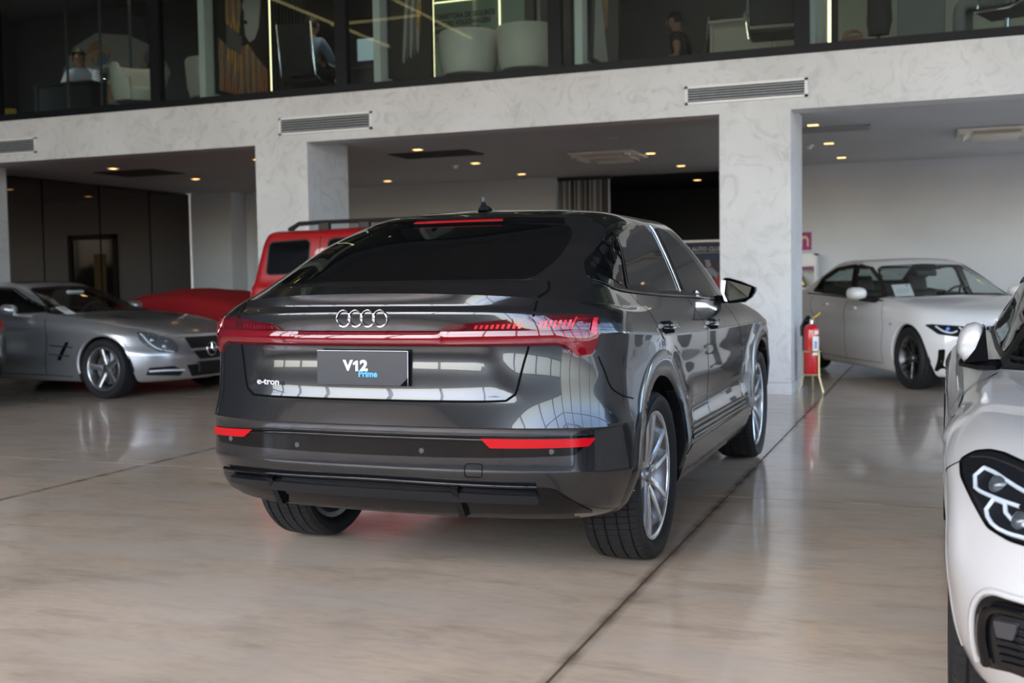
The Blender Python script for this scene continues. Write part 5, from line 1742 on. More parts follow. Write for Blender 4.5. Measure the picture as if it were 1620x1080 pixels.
# ---------------------------------------------------------------- fittings of the mezzanine facade and the bays below
def air_grille(x0, x1, z0, z1, label):
    r = thing('air_grille', label, 'vent', ((x0 + x1) / 2, FY, (z0 + z1) / 2), 0, 'white air grilles on the beam')
    w, h = (x1 - x0) / 2, (z1 - z0) / 2
    MB().box(-w + .02, w - .02, -.004, -.001, -h + .02, h - .02).build('duct', GAPM, r)
    f = MB()
    for a in ((-w, w, -h, -h + .025), (-w, w, h - .025, h), (-w, -w + .03, -h, h), (w - .03, w, -h, h)):
        f.box(a[0], a[1], -.022, 0, a[2], a[3])
    f.build('grille_frame', WHITEM, r)
    n = 5
    for k in range(n):
        z = -h + .03 + (2 * h - .06) * (k + .5) / n
        mb = MB().box(-w + .03, w - .03, -.011, .011, -.003, .003)
        mb.xf(Matrix.Translation((0, -.012, z)) @ Matrix.Rotation(math.radians(30), 4, 'X')).build('slat', SLATM, r)


air_grille(-12.6, -11.335, 3.041, 3.248, 'white air grille on the beam at the left edge')
air_grille(-7.548, -6.274, 3.041, 3.248, 'white air grille on the beam over the left pillar')
air_grille(-2.547, -1.285, 3.058, 3.249, 'white air grille on the beam over the right pillar')

WARM = mat('downlight_glow', (1, .75, .45), emit=(1.0, .56, .20), es=5.0)
TRIMW = mat('ceiling_trim_white', (.62, .61, .60), .5)


DLN = 0


def downlight(x, y, z, label, group, watt=6.0, s=.075, lit=True):
    global DLN
    r = thing('downlight', label, 'ceiling light', (x, y, z), 0, group)
    f = MB()
    for a in ((-s, s, -s, -s + .014), (-s, s, s - .014, s), (-s, -s + .014, -s, s), (s - .014, s, -s, s)):
        f.box(a[0], a[1], a[2], a[3], -.006, 0)
    f.build('frame', TRIMW, r)
    MB().box(-s + .014, s - .014, -s + .014, s - .014, -.003, -.001).build('diffuser', WARM if lit else TRIMW, r)
    if lit and watt:
        d = bpy.data.lights.new('downlight_beam', 'SPOT')
        d.energy = watt
        d.color = (1.0, .86, .70)
        d.spot_size = math.radians(110)
        d.spot_blend = .8
        d.shadow_soft_size = .06
        o = bpy.data.objects.new('downlight_beam', d)
        COL.objects.link(o); o.parent = r; o.location = (0, 0, -.02)


rows = ('front', 'second', 'third')
for bay, xs in (('left', (-11.6, -9.05)), ('middle', (-6.55, -3.86)), ('right', (-1.42, 1.2))):
    for c, x in enumerate(xs):
        for k, y in enumerate((13.63, 15.62, 17.6)):
            if bay == 'middle' and c == 1 and k == 0:
                downlight(x, y, 3.0, 'unlit square downlight in the middle bay ceiling', 'downlights', lit=False); continue
            if bay == 'left' and c == 1 and k < 2:
                downlight(x, y, 3.0, 'square downlight in the left bay ceiling hidden by the pillar, %s row' % rows[k], 'downlights'); continue
            downlight(x, y, 3.0, 'glowing square downlight of the %s bay, %s column, %s row from the hall' % (bay, ('left', 'right')[c], rows[k]), 'downlights')
downlight(-4.12, 20.14, 2.985, 'glowing downlight inside the dark back room', 'downlights', watt=4)


def ceiling_panel(x0, x1, y0, y1, label, m):
    r = thing('ceiling_hatch', label, 'hatch', ((x0 + x1) / 2, (y0 + y1) / 2, 3.0), 0, 'dark recessed grilles in the bay ceilings')
    w, h = (x1 - x0) / 2, (y1 - y0) / 2
    f = MB()
    for a in ((-w, w, -h, -h + .03), (-w, w, h - .03, h), (-w, -w + .03, -h, h), (w - .03, w, -h, h)):
        f.box(a[0], a[1], a[2], a[3], -.012, 0)
    f.build('hatch_frame', m, r)
    MB().box(-w, w, -h, h, -.005, -.001).build('hatch_panel', m, r)
    for k in range(7):
        y = -h + 2 * h * (k + 1) / 8
        MB().box(-w + .03, w - .03, y - .012, y + .012, -.010, -.005).build('slat', m, r)


DUCT = mat('dark_grille_paint', (.045, .035, .032), .6)
ceiling_panel(-12.25, -11.15, 13.95, 14.75, 'dark ceiling grille of the left bay', DUCT)
ceiling_panel(-7.15, -5.97, 13.92, 14.55, 'dark ceiling grille of the middle bay', DUCT)
ceiling_panel(-1.75, -.80, 13.88, 14.35, 'grey ceiling grille of the right bay', mat('grey_grille_paint', (.34, .34, .34), .5))

CREAM = mat('aged_cream_plastic', (.74, .70, .62), .45)


def cassette(x, y, label):
    r = thing('cassette_air_conditioner', label, 'air conditioner', (x, y, 2.996), 0, 'ceiling cassettes')
    MB().box(-.46, .46, -.46, .46, -.035, 0, .012).build('panel', CREAM, r)
    MB().box(-.26, .26, -.26, .26, -.075, -.030, .03).build('intake_grille', CREAM, r, True, 50)
    for k in range(4):
        M = Matrix.Rotation(k * math.pi / 2, 4, 'Z') @ Matrix.Translation((0, -.345, -.055)) @ Matrix.Rotation(math.radians(35), 4, 'X')
        MB().box(-.27, .27, -.05, .05, -.006, .006, .004).xf(M).build('louvre', CREAM, r)
    for sx in (-1, 1):
        MB().box(sx * .38 - .045, sx * .38 + .045, -.43, -.34, -.07, -.03, .01).build('corner_cover', CREAM, r)


cassette(-4.42, 15.42, 'cream ceiling cassette air conditioner in the middle bay')
cassette(.62, 15.25, 'cream ceiling cassette air conditioner in the right bay')
for x, y, lab in ((-6.97, 15.8, 'white smoke detector on the middle bay ceiling'), (-1.69, 15.73, 'white smoke detector beside the right pillar')):
    r = thing('smoke_detector', lab, 'detector', (x, y, 3.0), 0, 'smoke detectors')
    MB().lathe([(0, -.05), (.03, -.05), (.035, -.025), (.055, -.02), (.055, 0)], 16, 'z').build('sensor', WHITEM, r, True)
    MB().lathe([(.058, -.012), (.062, -.012), (.062, 0), (.058, 0)], 16, 'z').build('base', WHITEM, r, True)

# strip curtain in the doorway of the dark room
r = thing('strip_curtain', 'grey pleated curtain hanging at the back of the middle bay', 'curtain', (-5.78, 18.62, 0))
v, f = [], []
nn = 120
for i in range(nn + 1):
    x = -.46 + .92 * i / nn
    y = .035 * math.sin(i * .95) + .012 * math.sin(i * 2.3)
    v += [(x, y, .02), (x, y * .9, 1.5), (x, y * .6, 2.94)]
for i in range(nn):
    for k in range(2): f.append((i * 3 + k, i * 3 + 3 + k, i * 3 + 4 + k, i * 3 + 1 + k))
cm = [mat('grey_curtain_cloth', (.46, .46, .45), .5), mat('curtain_fold_shade', (.06, .06, .06), .6), mat('curtain_half_shade', (.20, .20, .20), .55)]  # light and shade of the pleats painted as three tones of one cloth
fm = [(0, 2, 1, 0, 0, 1, 2, 1, 0, 2, 2, 1)[(i // 3 * 5) % 12] for i in range(nn) for k in range(2)]
mob('fabric', v, f, None, r, True, mats=cm, fmat=fm)
MB().box(-.50, .50, -.05, .05, 2.94, 2.99, .005).build('rail', BLACKP, r)

# banner of the club in the dark room
NAVY = mat('banner_navy', (.012, .030, .085), .5)
r = thing('club_banner', 'navy V12 AUTO CLUB banner with a racing picture in the dark back room', 'banner', (-4.03, 20.0, 0))
MB().box(-.42, .42, -.012, .012, .0, 1.86).build('banner_sheet', NAVY, r)
MB().box(-.43, .43, -.03, .03, 1.86, 1.90, .005).build('top_rail', mat('banner_rail', (.5, .5, .52), .4, metal=.6), r)
MB().box(-.42, .42, -.09, .09, 0, .06, .01).build('stand_base', BLACKP, r)
Mt = Matrix.Rotation(math.radians(90), 4, 'X')
PW = mat('banner_white', (.55, .57, .62), .6)
text_mesh('lettering', 'V12 AUTO CLUB', .098, PW, r, bold=.0022, M=Matrix.Translation((.01, -.0135, 1.735)) @ Mt)
MB().box(-.34, .36, -.0138, -.0128, 1.668, 1.678).build('subtitle_line', PW, r)
MB().box(-.30, .30, -.0138, -.0128, 1.640, 1.646).build('subtitle_line', NAVY, r)
PIC = mat('banner_picture', (.2, .05, .05), .5)
n_, l_, b_ = nt(PIC)
tc = n_.new('ShaderNodeTexCoord')
vo = N(PIC, 'ShaderNodeTexVoronoi', Scale=9.0)
l_.new(tc.outputs['Object'], vo.inputs[0])
rp = ramp(PIC, [(.0, (.01, .012, .03)), (.35, (.02, .02, .05)), (.5, (.30, .012, .02)), (.65, (.03, .03, .06)), (.8, (.34, .36, .42)), (1, (.02, .05, .22))], 'CONSTANT')
l_.new(vo.outputs['Color'], rp.inputs[0]); l_.new(rp.outputs[0], b_.inputs['Base Color'])
MB().box(-.42, .42, -.0145, -.0128, 1.05, 1.54).build('picture', PIC, r)
MB().prism([(-.40, 1.54), (-.02, 1.54), (-.18, 1.45), (-.40, 1.36)], lambda a, b, d: (a, d, b), -.0155, -.0146).build('picture_sky', mat('picture_sky', (.10, .20, .40), .5), r)
DRV = mat('racing_suit', (.30, .31, .36), .6)
MB().prism([(.02, 1.06), (.05, 1.30), (-.05, 1.22), (-.06, 1.32), (.06, 1.40), (.20, 1.40), (.30, 1.30), (.28, 1.20), (.19, 1.28), (.22, 1.06)], lambda a, b, d: (a, d, b), -.0158, -.0147).build('picture_figure', DRV, r)
MB().lathe([(0, -.0158), (.045, -.0158), (.048, -.0147)], 16, 'y', (.13, 0, 1.46)).build('picture_helmet', DRV, r)
for sx in (-.12, .30):
    MB().box(sx - .06, sx + .05, -.0157, -.0147, 1.10, 1.22).build('picture_wheel', mat('picture_red', (.38, .01, .02), .5), r)

# wall sign and small display cabinet beside the right pillar
MAG = mat('magenta_sign', (.34, .02, .16), .5)
r = thing('wall_sign', 'small magenta notice with a pale emblem on the back wall', 'sign', (-2.06, 18.53, 1.79))
MB().box(-.10, .10, -.012, .015, -.14, .14).build('board', MAG, r)
MB().prism([(-.06, -.09), (-.06, .03), (-.03, .08), (.03, .08), (.06, .03), (.06, -.09), (.035, -.09), (.035, .02), (0, .05), (-.035, .02), (-.035, -.09)], lambda a, b, d: (a, d, b), -.015, -.0125).build('emblem', mat('emblem_gold', (.65, .55, .40), .5), r)
r = thing('display_cabinet', 'white display cabinet with a gold trophy behind the right pillar', 'cabinet', (-2.06, 18.28, 0))
CABW = mat('cabinet_white', (.78, .79, .80), .35)
for n, a in (('side_panel', (-.22, -.19, -.2, .2, 0, 1.58)), ('side_panel', (.19, .22, -.2, .2, 0, 1.58)), ('back_panel', (-.19, .19, .17, .2, 0, 1.58)), ('top_panel', (-.22, .22, -.2, .2, 1.55, 1.58)), ('shelf', (-.19, .19, -.2, .17, 1.02, 1.05)), ('shelf', (-.19, .19, -.2, .17, .55, .58)), ('header_panel', (-.19, .19, -.2, -.18, 1.38, 1.55))):
    MB().box(*a).build(n, CABW, r)
MB().box(-.19, .19, -.203, -.2005, 1.33, 1.36).build('name_strip', MAG, r)
GOLD = mat('gold_metal', (.65, .42, .13), .25, metal=1.0)
t = thing('trophy', 'tilted gold bottle-shaped trophy on the cabinet shelf', 'trophy', (-2.03, 18.24, 1.05))
tb = MB().lathe([(0, 0), (.05, 0), (.055, .02), (.055, .16), (.03, .21), (.018, .23), (.018, .29), (0, .29)], 20, 'z')
tb.xf(Matrix.Rotation(math.radians(-28), 4, 'Y') @ Matrix.Translation((0, 0, .025)))
tb.build('bottle', GOLD, t, True)
MB().box(-.06, .02, -.05, .05, 0, .03, .005).build('foot', BLACKP, t)

# fire extinguisher on its stand
r = thing('fire_extinguisher', 'red fire extinguisher beside the right pillar', 'extinguisher', (-1.285, 12.17, 0))
EXR = mat('extinguisher_red', (.55, .010, .012), .25, coat=.8)
BRASS = mat('brass_stand', (.72, .60, .34), .28, metal=.9)
MB().lathe([(0, .20), (.072, .20), (.080, .215), (.080, .66), (.070, .70), (.045, .72), (.02, .73), (0, .73)], 28, 'z').build('cylinder', EXR, r, True, 50)
MB().lathe([(0, .725), (.022, .725), (.022, .77), (.012, .78), (0, .78)], 14, 'z').build('valve', mat('valve_metal', (.7, .7, .7), .3, metal=1), r, True)
MB().box(-.01, .012, -.015, .015, .77, .80, .004).build('valve_head', CHROME, r)
MB().tube([(.0, 0, .775), (.05, -.01, .81), (.09, -.02, .845)], .008, 6).build('lever', mat('lever_yellow', (.75, .5, .05), .4), r, True)
MB().tube([(-.01, 0, .76), (-.07, -.01, .77), (-.105, -.02, .70), (-.10, -.03, .60)], .011, 8).build('hose', BLACKP, r, True)
lb_ = MB().lathe([(.0812, .40), (.0812, .60)], 8, 'z', (0, 0, 0), math.radians(-75), math.radians(-15)).build('label_print', mat('label_paper', (.85, .83, .74), .5), r, True)
MB().lathe([(.0816, .47), (.0816, .55)], 6, 'z', (0, 0, 0), math.radians(-65), math.radians(-40)).build('label_field', mat('label_blue', (.25, .40, .62), .5), lb_, True)
MB().lathe([(.0816, .62), (.0816, .66)], 6, 'z', (0, 0, 0), math.radians(-60), math.radians(-25)).build('label_seal', mat('label_paper'), r, True)
s = thing('extinguisher_stand', 'brass three-legged stand holding the red fire extinguisher', 'stand', (-1.285, 12.17, 0))
for z, rr_ in ((.19, .092), (.44, .094)):
    MB().tube([(rr_ * math.cos(a), rr_ * math.sin(a), z) for a in [2 * math.pi * k / 24 for k in range(24)]], .008, 6, closed=True).build('ring', BRASS, s, True)
MB().lathe([(0, .192), (.09, .192), (.09, .199), (0, .199)], 20, 'z').build('tray', BRASS, s)
for k in range(3):
    a = math.radians(-90 + 60 + 120 * k)
    c, q = math.cos(a), math.sin(a)
    MB().tube([(.094 * c, .094 * q, .45), (.094 * c, .094 * q, .18), (.15 * c, .15 * q, .006)], .009, 6).build('leg', BRASS, s, True)

# dark reflecting glass screen at the end of the left bay
m = bpy.data.materials.new('smoked_screen_glass'); m.use_nodes = True
n_, l_ = m.node_tree.nodes, m.node_tree.links
n_.clear()
o_ = n_.new('ShaderNodeOutputMaterial'); mx = n_.new('ShaderNodeMixShader'); df_ = n_.new('ShaderNodeBsdfDiffuse'); gl = n_.new('ShaderNodeBsdfGlossy')
df_.inputs[0].default_value = (.008, .007, .007, 1); gl.inputs['Roughness'].default_value = .01; gl.inputs['Color'].default_value = (.62, .56, .52, 1)
fr = n_.new('ShaderNodeFresnel'); fr.inputs[0].default_value = 2.6
l_.new(fr.outputs[0], mx.inputs[0]); l_.new(df_.outputs[0], mx.inputs[1]); l_.new(gl.outputs[0], mx.inputs[2]); l_.new(mx.outputs[0], o_.inputs[0])
gw = structure('wall_glass_screen', MB().box(-13.75, -13.70, 11.9, 18.1, 0, 3.0), DARKW)
for k, (y0, y1) in enumerate(((11.9, 13.08), (13.1, 14.27), (14.29, 15.59), (15.61, 16.9), (16.92, 18.09))):
    MB().box(-13.66, -13.60, y0 + .006, y1 - .006, .02, 2.985, .004).build('glass_panel', m, gw)
# door in the back wall that the screen mirrors
d = structure('door_1', MB().box(-11.55, -11.45, 18.40, 18.46, 0, 2.3).box(-10.40, -10.30, 18.40, 18.46, 0, 2.3).box(-11.55, -10.30, 18.40, 18.46, 2.2, 2.3), BLACKP)
MB().box(-11.45, -10.40, 18.435, 18.455, 0, 2.2).build('door_leaf', mat('dark_glass_door', (.015, .014, .012), .08, coat=1), d)
MB().box(-11.25, -10.95, 18.425, 18.434, .6, 1.9).build('door_poster', mat('door_poster_paper', (.30, .22, .07), .6), d)
# ---------------------------------------------------------------- offices behind the glass of the mezzanine
MZ = 3.495
OFFD = painted('office_dark_wall', (.045, .046, .047), .6)
OFFG = painted('office_grey_wall', (.26, .28, .27), .6)
structure('floor_mezzanine', MB().box(-16, 6.1, FY + .02, 18.0, 3.2, MZ), mat('office_floor', (.10, .095, .09), .4))
structure('ceiling_mezzanine', MB().box(-16, 6.1, FY, 18.0, 6.1, 6.2), mat('office_ceiling', (.12, .12, .12), .7))
structure('wall_mezzanine_back', MB().box(-16, 6.1, 17.0, 17.2, MZ, 6.1), OFFD)
structure('wall_mezzanine_left', MB().box(-16, -15.8, FY, 17.0, MZ, 6.1), OFFD)
structure('wall_mezzanine_right', MB().box(5.9, 6.1, FY, 17.0, MZ, 6.1), OFFD)
PANE = clear_glass('office_glass', (.80, .86, .84))
MX = [-14.73, -12.055, -9.38, -6.684, -4.006, -1.350, 1.32, 4.0, 5.95]
fr = structure('window_3', MB().box(-16, 6.1, FY + .01, FY + .09, MZ - .005, 3.588), STEEL)
for x in MX:
    MB().box(x - .073, x + .073, FY + .005, FY + .12, 3.588, 6.1).build('mullion', STEEL, fr)
for a, b in zip(MX[:-1], MX[1:]):
    MB().box(a + .073, b - .073, FY + .05, FY + .062, 3.588, 6.1).build('pane', PANE, fr)
MB().box(-16, 6.1, FY + .012, FY + .018, 3.53, 3.536).build('rail_line', mat('rail_groove', (.03, .032, .036), .4), fr)

PARTW = mat('partition_white', (.62, .64, .64), .5)
LEDY = mat('led_profile_glow', (1, .9, .6), emit=(1.0, .90, .50), es=3.2)
names = ('first', 'second', 'third', 'fourth')
for i, px in enumerate((-8.78, -6.29, -3.78, -1.28)):
    structure('wall_partition_%d' % (i + 1), MB().box(px - .045, px + .045, 12.03, 13.5, MZ, 6.1), PARTW)
    o = MB().box(px + .046, px + .075, 13.47, 13.50, 3.62, 6.0).build('led_profile', LEDY)
    tag(o, 'upright glowing strip light in the offices, %s from the left' % names[i], 'strip light', 'upright office strip lights')


def art_material(name, stops, scale, dist, rot=0.0):
    a = mat(name, (.3, .2, .1), .45)
    n_, l_, b_ = nt(a)
    tc = n_.new('ShaderNodeTexCoord'); mp = N(a, 'ShaderNodeMapping')
    mp.inputs['Rotation'].default_value = (rot, 0, 0)
    wv = N(a, 'ShaderNodeTexWave', Scale=scale, Distortion=dist, Detail=3.0)
    wv.inputs['Detail Scale'].default_value = .8
    wv.bands_direction = 'Y'
    l_.new(tc.outputs['Object'], mp.inputs[0]); l_.new(mp.outputs[0], wv.inputs[0])
    nz = N(a, 'ShaderNodeTexNoise', Scale=1.7, Detail=1.0)
    l_.new(mp.outputs[0], nz.inputs[0])
    ad = N(a, 'ShaderNodeMath', operation='ADD'); md = N(a, 'ShaderNodeMath', operation='FRACT')
    l_.new(wv.outputs['Fac'], ad.inputs[0]); l_.new(nz.outputs[0], ad.inputs[1]); l_.new(ad.outputs[0], md.inputs[0])
    rp = ramp(a, stops, 'CONSTANT')
    l_.new(md.outputs[0], rp.inputs[0]); l_.new(rp.outputs[0], b_.inputs['Base Color'])
    return a


ARTC = art_material('colour_stripes_print', [(0, (.55, .07, .03)), (.16, (.75, .33, .03)), (.3, (.70, .55, .06)), (.42, (.10, .20, .30)), (.56, (.28, .05, .04)), (.7, (.62, .22, .04)), (.82, (.14, .26, .12)), (.92, (.06, .10, .22))], 2.2, 3.5)
ARTD = mat('art_dark_ground', (.030, .024, .018), .5)
ARTG = mat('art_pale_grey', (.42, .43, .42), .5)
ARTM = mat('art_mid_grey', (.14, .14, .14), .5)


def on_wall(px):
    return lambda a, b, d: (px + .045 + d, a, b)


def ellipse(cy, cz, ry, rz, n=20, a0=0, a1=2 * math.pi):
    return [(cy + ry * math.cos(a0 + (a1 - a0) * k / n), cz + rz * math.sin(a0 + (a1 - a0) * k / n)) for k in range(n)]


def framed(px, y0, y1, z0, z1, label, ground):
    r = thing('wall_painting', label, 'painting', (px + .045, (y0 + y1) / 2, z0), 0)
    loc = Vector(r.location)
    def add(name, poly, d0, d1, m):
        mb = MB().prism(poly, lambda a, b, d: (px + .045 + d - loc.x, a - loc.y, b - loc.z), d0, d1)
        return mb.build(name, m, r)
    add('canvas', [(y0, z0), (y1, z0), (y1, z1), (y0, z1)], .001, .03, ground)
    for q in ([(y0 - .03, z0 - .03), (y1 + .03, z0 - .03), (y1 + .03, z0), (y0 - .03, z0)], [(y0 - .03, z1), (y1 + .03, z1), (y1 + .03, z1 + .03), (y0 - .03, z1 + .03)], [(y0 - .03, z0), (y0, z0), (y0, z1), (y0 - .03, z1)], [(y1, z0), (y1 + .03, z0), (y1 + .03, z1), (y1, z1)]):
        add('frame_bar', q, .001, .045, BLACKP)
    return add


P1 = framed(-8.78, 12.25, 13.42, 3.72, 5.70, 'tall colourful painting of a striped figure with half a pale face', ARTD)
P1('stripes', [(12.27, 3.74), (13.40, 3.74), (13.40, 4.18), (13.1, 4.34), (12.95, 4.45), (12.55, 4.30), (12.27, 4.42)], .031, .033, ARTC)
P1('stripes', [(12.45, 4.62), (12.75, 4.55), (12.80, 4.95), (12.70, 5.30), (12.48, 5.35)], .031, .033, ARTC)
P1('pale_face', [(12.88, 4.55), (12.98, 4.48), (13.10, 4.55), (13.20, 4.72), (13.26, 5.05), (13.27, 5.35), (12.86, 5.35), (12.86, 5.0), (12.82, 4.92), (12.87, 4.85), (12.86, 4.75)], .034, .036, ARTG)
P1('dark_mouth', ellipse(12.89, 4.73, .045, .028), .037, .038, ARTD)
P1('dark_eye', ellipse(13.03, 5.10, .085, .035), .037, .038, ARTD)
P1('grey_pane', [(12.44, 4.32), (12.78, 4.28), (12.80, 4.52), (12.46, 4.62)], .034, .036, ARTM)
P2 = framed(-6.29, 12.25, 13.42, 3.72, 5.70, 'dark painting with pale flowing folds on the second office wall', ARTD)
for k in range(5):
    P2('grey_fold', [(12.55 + .10 * k, 3.95 + .05 * k), (12.60 + .10 * k, 3.92 + .05 * k), (12.78 + .09 * k, 4.6 + .12 * k), (12.70 + .09 * k, 4.95), (12.62 + .08 * k, 4.5)], .031 + .001 * k, .033 + .001 * k, ARTM if k % 2 else ARTG)
P2('stripes', [(12.95, 4.45), (13.05, 4.40), (13.10, 4.75), (12.98, 4.80)], .037, .038, ARTC)
P3 = framed(-3.78, 12.25, 13.42, 3.72, 5.70, 'painting of pale drapery with an orange streak on the third office wall', mat('art_grey_ground', (.10, .10, .10), .5))
P3('drapery', [(12.35, 3.75), (12.95, 3.75), (12.80, 4.15), (12.62, 4.75), (12.55, 5.2), (12.40, 5.2), (12.48, 4.7), (12.42, 4.2)], .031, .033, ARTG)
P3('stripes', [(12.78, 4.15), (12.90, 4.20), (12.98, 4.9), (12.88, 5.2), (12.78, 4.8)], .034, .036, ARTC)

# car mural on the left back wall
r = thing('car_mural', 'dark mural of a grey classic car with colour patches in the left office', 'painting', (-13.6, 15.9, 4.3))
mf = lambda a, b, d: (a, d, b)
MB().box(-2.0, 2.4, 0, .05, 0, 1.75).build('canvas', mat('mural_black', (.012, .012, .013), .5), r)
MB().prism([(-1.0, .25), (-.95, .75), (-.7, 1.15), (-.2, 1.35), (.5, 1.25), (1.15, .95), (1.35, .55), (1.2, .2), (.3, .08)], mf, -.004, -.001).build('car_body_shape', mat('mural_grey', (.20, .20, .19), .5), r)
CP = art_material('mural_colours', [(0, (.28, .10, .03)), (.25, (.06, .10, .16)), (.45, (.34, .17, .04)), (.6, (.20, .20, .19)), (.75, (.24, .06, .03)), (.9, (.08, .14, .07))], 3.0, 6.0)
for poly in (ellipse(-.15, 1.0, .26, .22), ellipse(.95, .75, .22, .2), [(-.9, .35), (-.7, .75), (-.35, .55), (.3, .45), (.35, .2), (-.2, .12)], [(.75, .35), (1.25, .45), (1.2, .85), (.9, .8)]):
    MB().prism(poly, mf, -.008, -.005).build('colour_patch', CP, r)
for cx_, cz_, rr_ in ((.0, .62, .16), (.72, .42, .20)):
    MB().lathe([(rr_ * .75, -.010), (rr_, -.014), (rr_ * 1.08, -.008)], 24, 'y', (cx_, 0, cz_)).build('lamp_ring', ARTG, r, True)
    MB().lathe([(0, -.011), (rr_ * .75, -.010)], 20, 'y', (cx_, 0, cz_)).build('lamp_disc', ARTM, r)

# company panel with lettering
GP = mat('green_glass_panel', (.17, .24, .21), .15, coat=.5)
r = thing('company_panel', 'greenish glass panel with black company lettering between two armchairs', 'sign', (-5.93, 14.2, MZ))
MB().box(-.66, .72, 0, .03, 0, 2.5).build('glass', GP, r)
TXT = mat('black_letters', (.008, .008, .008), .5)
xl = -.62
for k, tx in enumerate(('CORRETORA DE SEGUROS', 'MOTORS VOLKSWAGEN', 'EMPREENDIMENTOS', 'COELHO GORDO')):
    text_mesh('lettering', tx, .098, TXT, r, bold=.003, align='LEFT', M=Matrix.Translation((xl, -.002, 1.352 - .098 * k)) @ Matrix.Rotation(math.radians(90), 4, 'X'), sx=.78)
MB().box(.36, .374, -.012, -.001, .90, 2.4).build('led_line', LEDY, r)
MB().box(-.60, .34, -.012, -.001, 1.548, 1.556).build('led_line', LEDY, r)
for k, (a, b) in enumerate(((-5.20, -5.08), (-4.98, -4.84), (-4.70, -4.56))):
    structure('trim_%d' % (k + 1), MB().box(a, b, 14.18, 14.3, MZ, 6.1), OFFD)
structure('wall_office_panel_1', MB().box(-5.2, -4.2, 14.35, 14.4, MZ, 6.1), OFFG)
structure('wall_office_panel_2', MB().box(-8.0, -6.35, 15.4, 15.5, MZ, 6.1), OFFG)
structure('wall_office_panel_3', MB().box(-1.2, 1.6, 14.4, 14.5, MZ, 6.1), painted('office_light_wall', (.42, .45, .42), .6))
structure('wall_office_panel_4', MB().box(-4.6, -1.3, 16.6, 16.7, MZ, 6.1), painted('office_mid_wall', (.10, .11, .11), .5))
for k, x in enumerate((-11.74, -11.14, -10.62)):
    structure('trim_%d' % (k + 4), MB().box(x - .012, x + .012, 12.9, 12.93, MZ, 6.1), mat('slim_post', (.10, .12, .12), .4, metal=.4))
rb = structure('wall_ribbed_panel', MB().box(-10.4, -8.85, 14.6, 14.7, MZ, 6.1), OFFD)
for k in range(26):
    MB().box(-10.38 + k * .058, -10.355 + k * .058, 14.57, 14.6, MZ, 6.1).build('rib', OFFD, rb)

# armchairs with a round white shell
SHELLW = mat('white_leather', (.62, .60, .56), .45)


def armchair(x, y, rz, label):
    r = thing('barrel_armchair', label, 'armchair', (x, y, MZ), rz, 'white barrel armchairs')
    v, f = [], []
    n = 40
    a0, a1 = math.radians(-52), math.radians(232)
    for i in range(n + 1):
        t = i / n
        a = a0 + (a1 - a0) * t
        e = math.sin(math.pi * t)
        top = .56 + .22 * smoothstep(.12, .42, np.array(e if t < .5 else e)).item()
        c, s_ = math.cos(a), math.sin(a)
        for rr_, z in ((.27, .26), (.31, .27), (.345, .40), (.37, top - .03), (.355, top), (.315, top), (.30, top - .03), (.28, .42)):
            v.append((rr_ * c, rr_ * s_, z))
    for i in range(n):
        for k in range(8):
            f.append((i * 8 + k, i * 8 + (k + 1) % 8, i * 8 + 8 + (k + 1) % 8, i * 8 + 8 + k))
    f += [tuple(range(8)), tuple(n * 8 + k for k in range(8))]
    MB().add(v, f).build('shell', SHELLW, r, True, 50)
    MB().lathe([(0, .26), (.27, .26), (.30, .30), (.30, .40), (.27, .44), (0, .45)], 30, 'z').build('seat_cushion', SHELLW, r, True, 50)
    MB().lathe([(.03, .03), (.03, .26)], 12, 'z').build('stem', GOLD, r, True)
    MB().lathe([(0, .035), (.05, .035), (.24, .012), (.24, 0), (0, 0)], 28, 'z').build('base_plate', GOLD, r, True)


armchair(-5.45, 12.85, math.radians(188), 'white barrel armchair by the office glass, left of the pair')
armchair(-4.69, 12.85, math.radians(175), 'white barrel armchair by the office glass, right of the pair')
armchair(-10.35, 12.72, math.radians(60), 'white barrel armchair near the desk in the left office')
armchair(-9.24, 12.9, math.radians(110), 'white barrel armchair beside the colourful painting')

# mesh-back office chairs with chrome frames
NET = mat('black_mesh_fabric', (.012, .012, .014), .6)


def office_chair(x, y, rz, label):
    r = thing('office_chair', label, 'chair', (x, y, MZ), rz, 'chrome framed office chairs')
    MB().box(-.24, .24, -.02, .02, .52, 1.20, .015).xf(Matrix.Translation((0, -.24, 0)) @ Matrix.Rotation(math.radians(8), 4, 'X')).build('backrest', NET, r)
    MB().box(-.25, .25, -.25, .25, .44, .50, .025).build('seat', NET, r)
    for s_ in (-1, 1):
        MB().tube([(s_ * .26, -.38, 1.20), (s_ * .26, -.33, .80), (s_ * .26, -.28, .52), (s_ * .25, -.10, .45), (s_ * .25, .25, .45)], .014, 8).build('side_frame', CHROME, r, True)
        MB().tube([(s_ * .27, -.28, .70), (s_ * .31, -.10, .70), (s_ * .31, .18, .68), (s_ * .28, .20, .48)], .013, 8).build('armrest', CHROME, r, True)
    MB().tube([(-.26, -.37, 1.08), (.26, -.37, 1.08)], .013, 8).build('cross_bar', CHROME, r, True)
    MB().lathe([(.025, .10), (.025, .44)], 12, 'z').build('gas_column', CHROME, r, True)
    for k in range(5):
        a = 2 * math.pi * k / 5 + .3
        leg = MB().tube([(0, 0, .10), (.28 * math.cos(a), .28 * math.sin(a), .065)], [.024, .016], 8).build('base_leg', CHROME, r, True)
        MB().lathe([(0, -.015), (.026, -.015), (.026, .015), (0, .015)], 10, 'y', (.29 * math.cos(a), .29 * math.sin(a), .027)).build('castor', BLACKP, leg, True)


office_chair(-8.07, 13.45, 0, 'chrome framed mesh chair of the man in blue seen from behind')
office_chair(-1.80, 13.05, math.radians(6), 'empty chrome framed mesh chair right of the man in black')


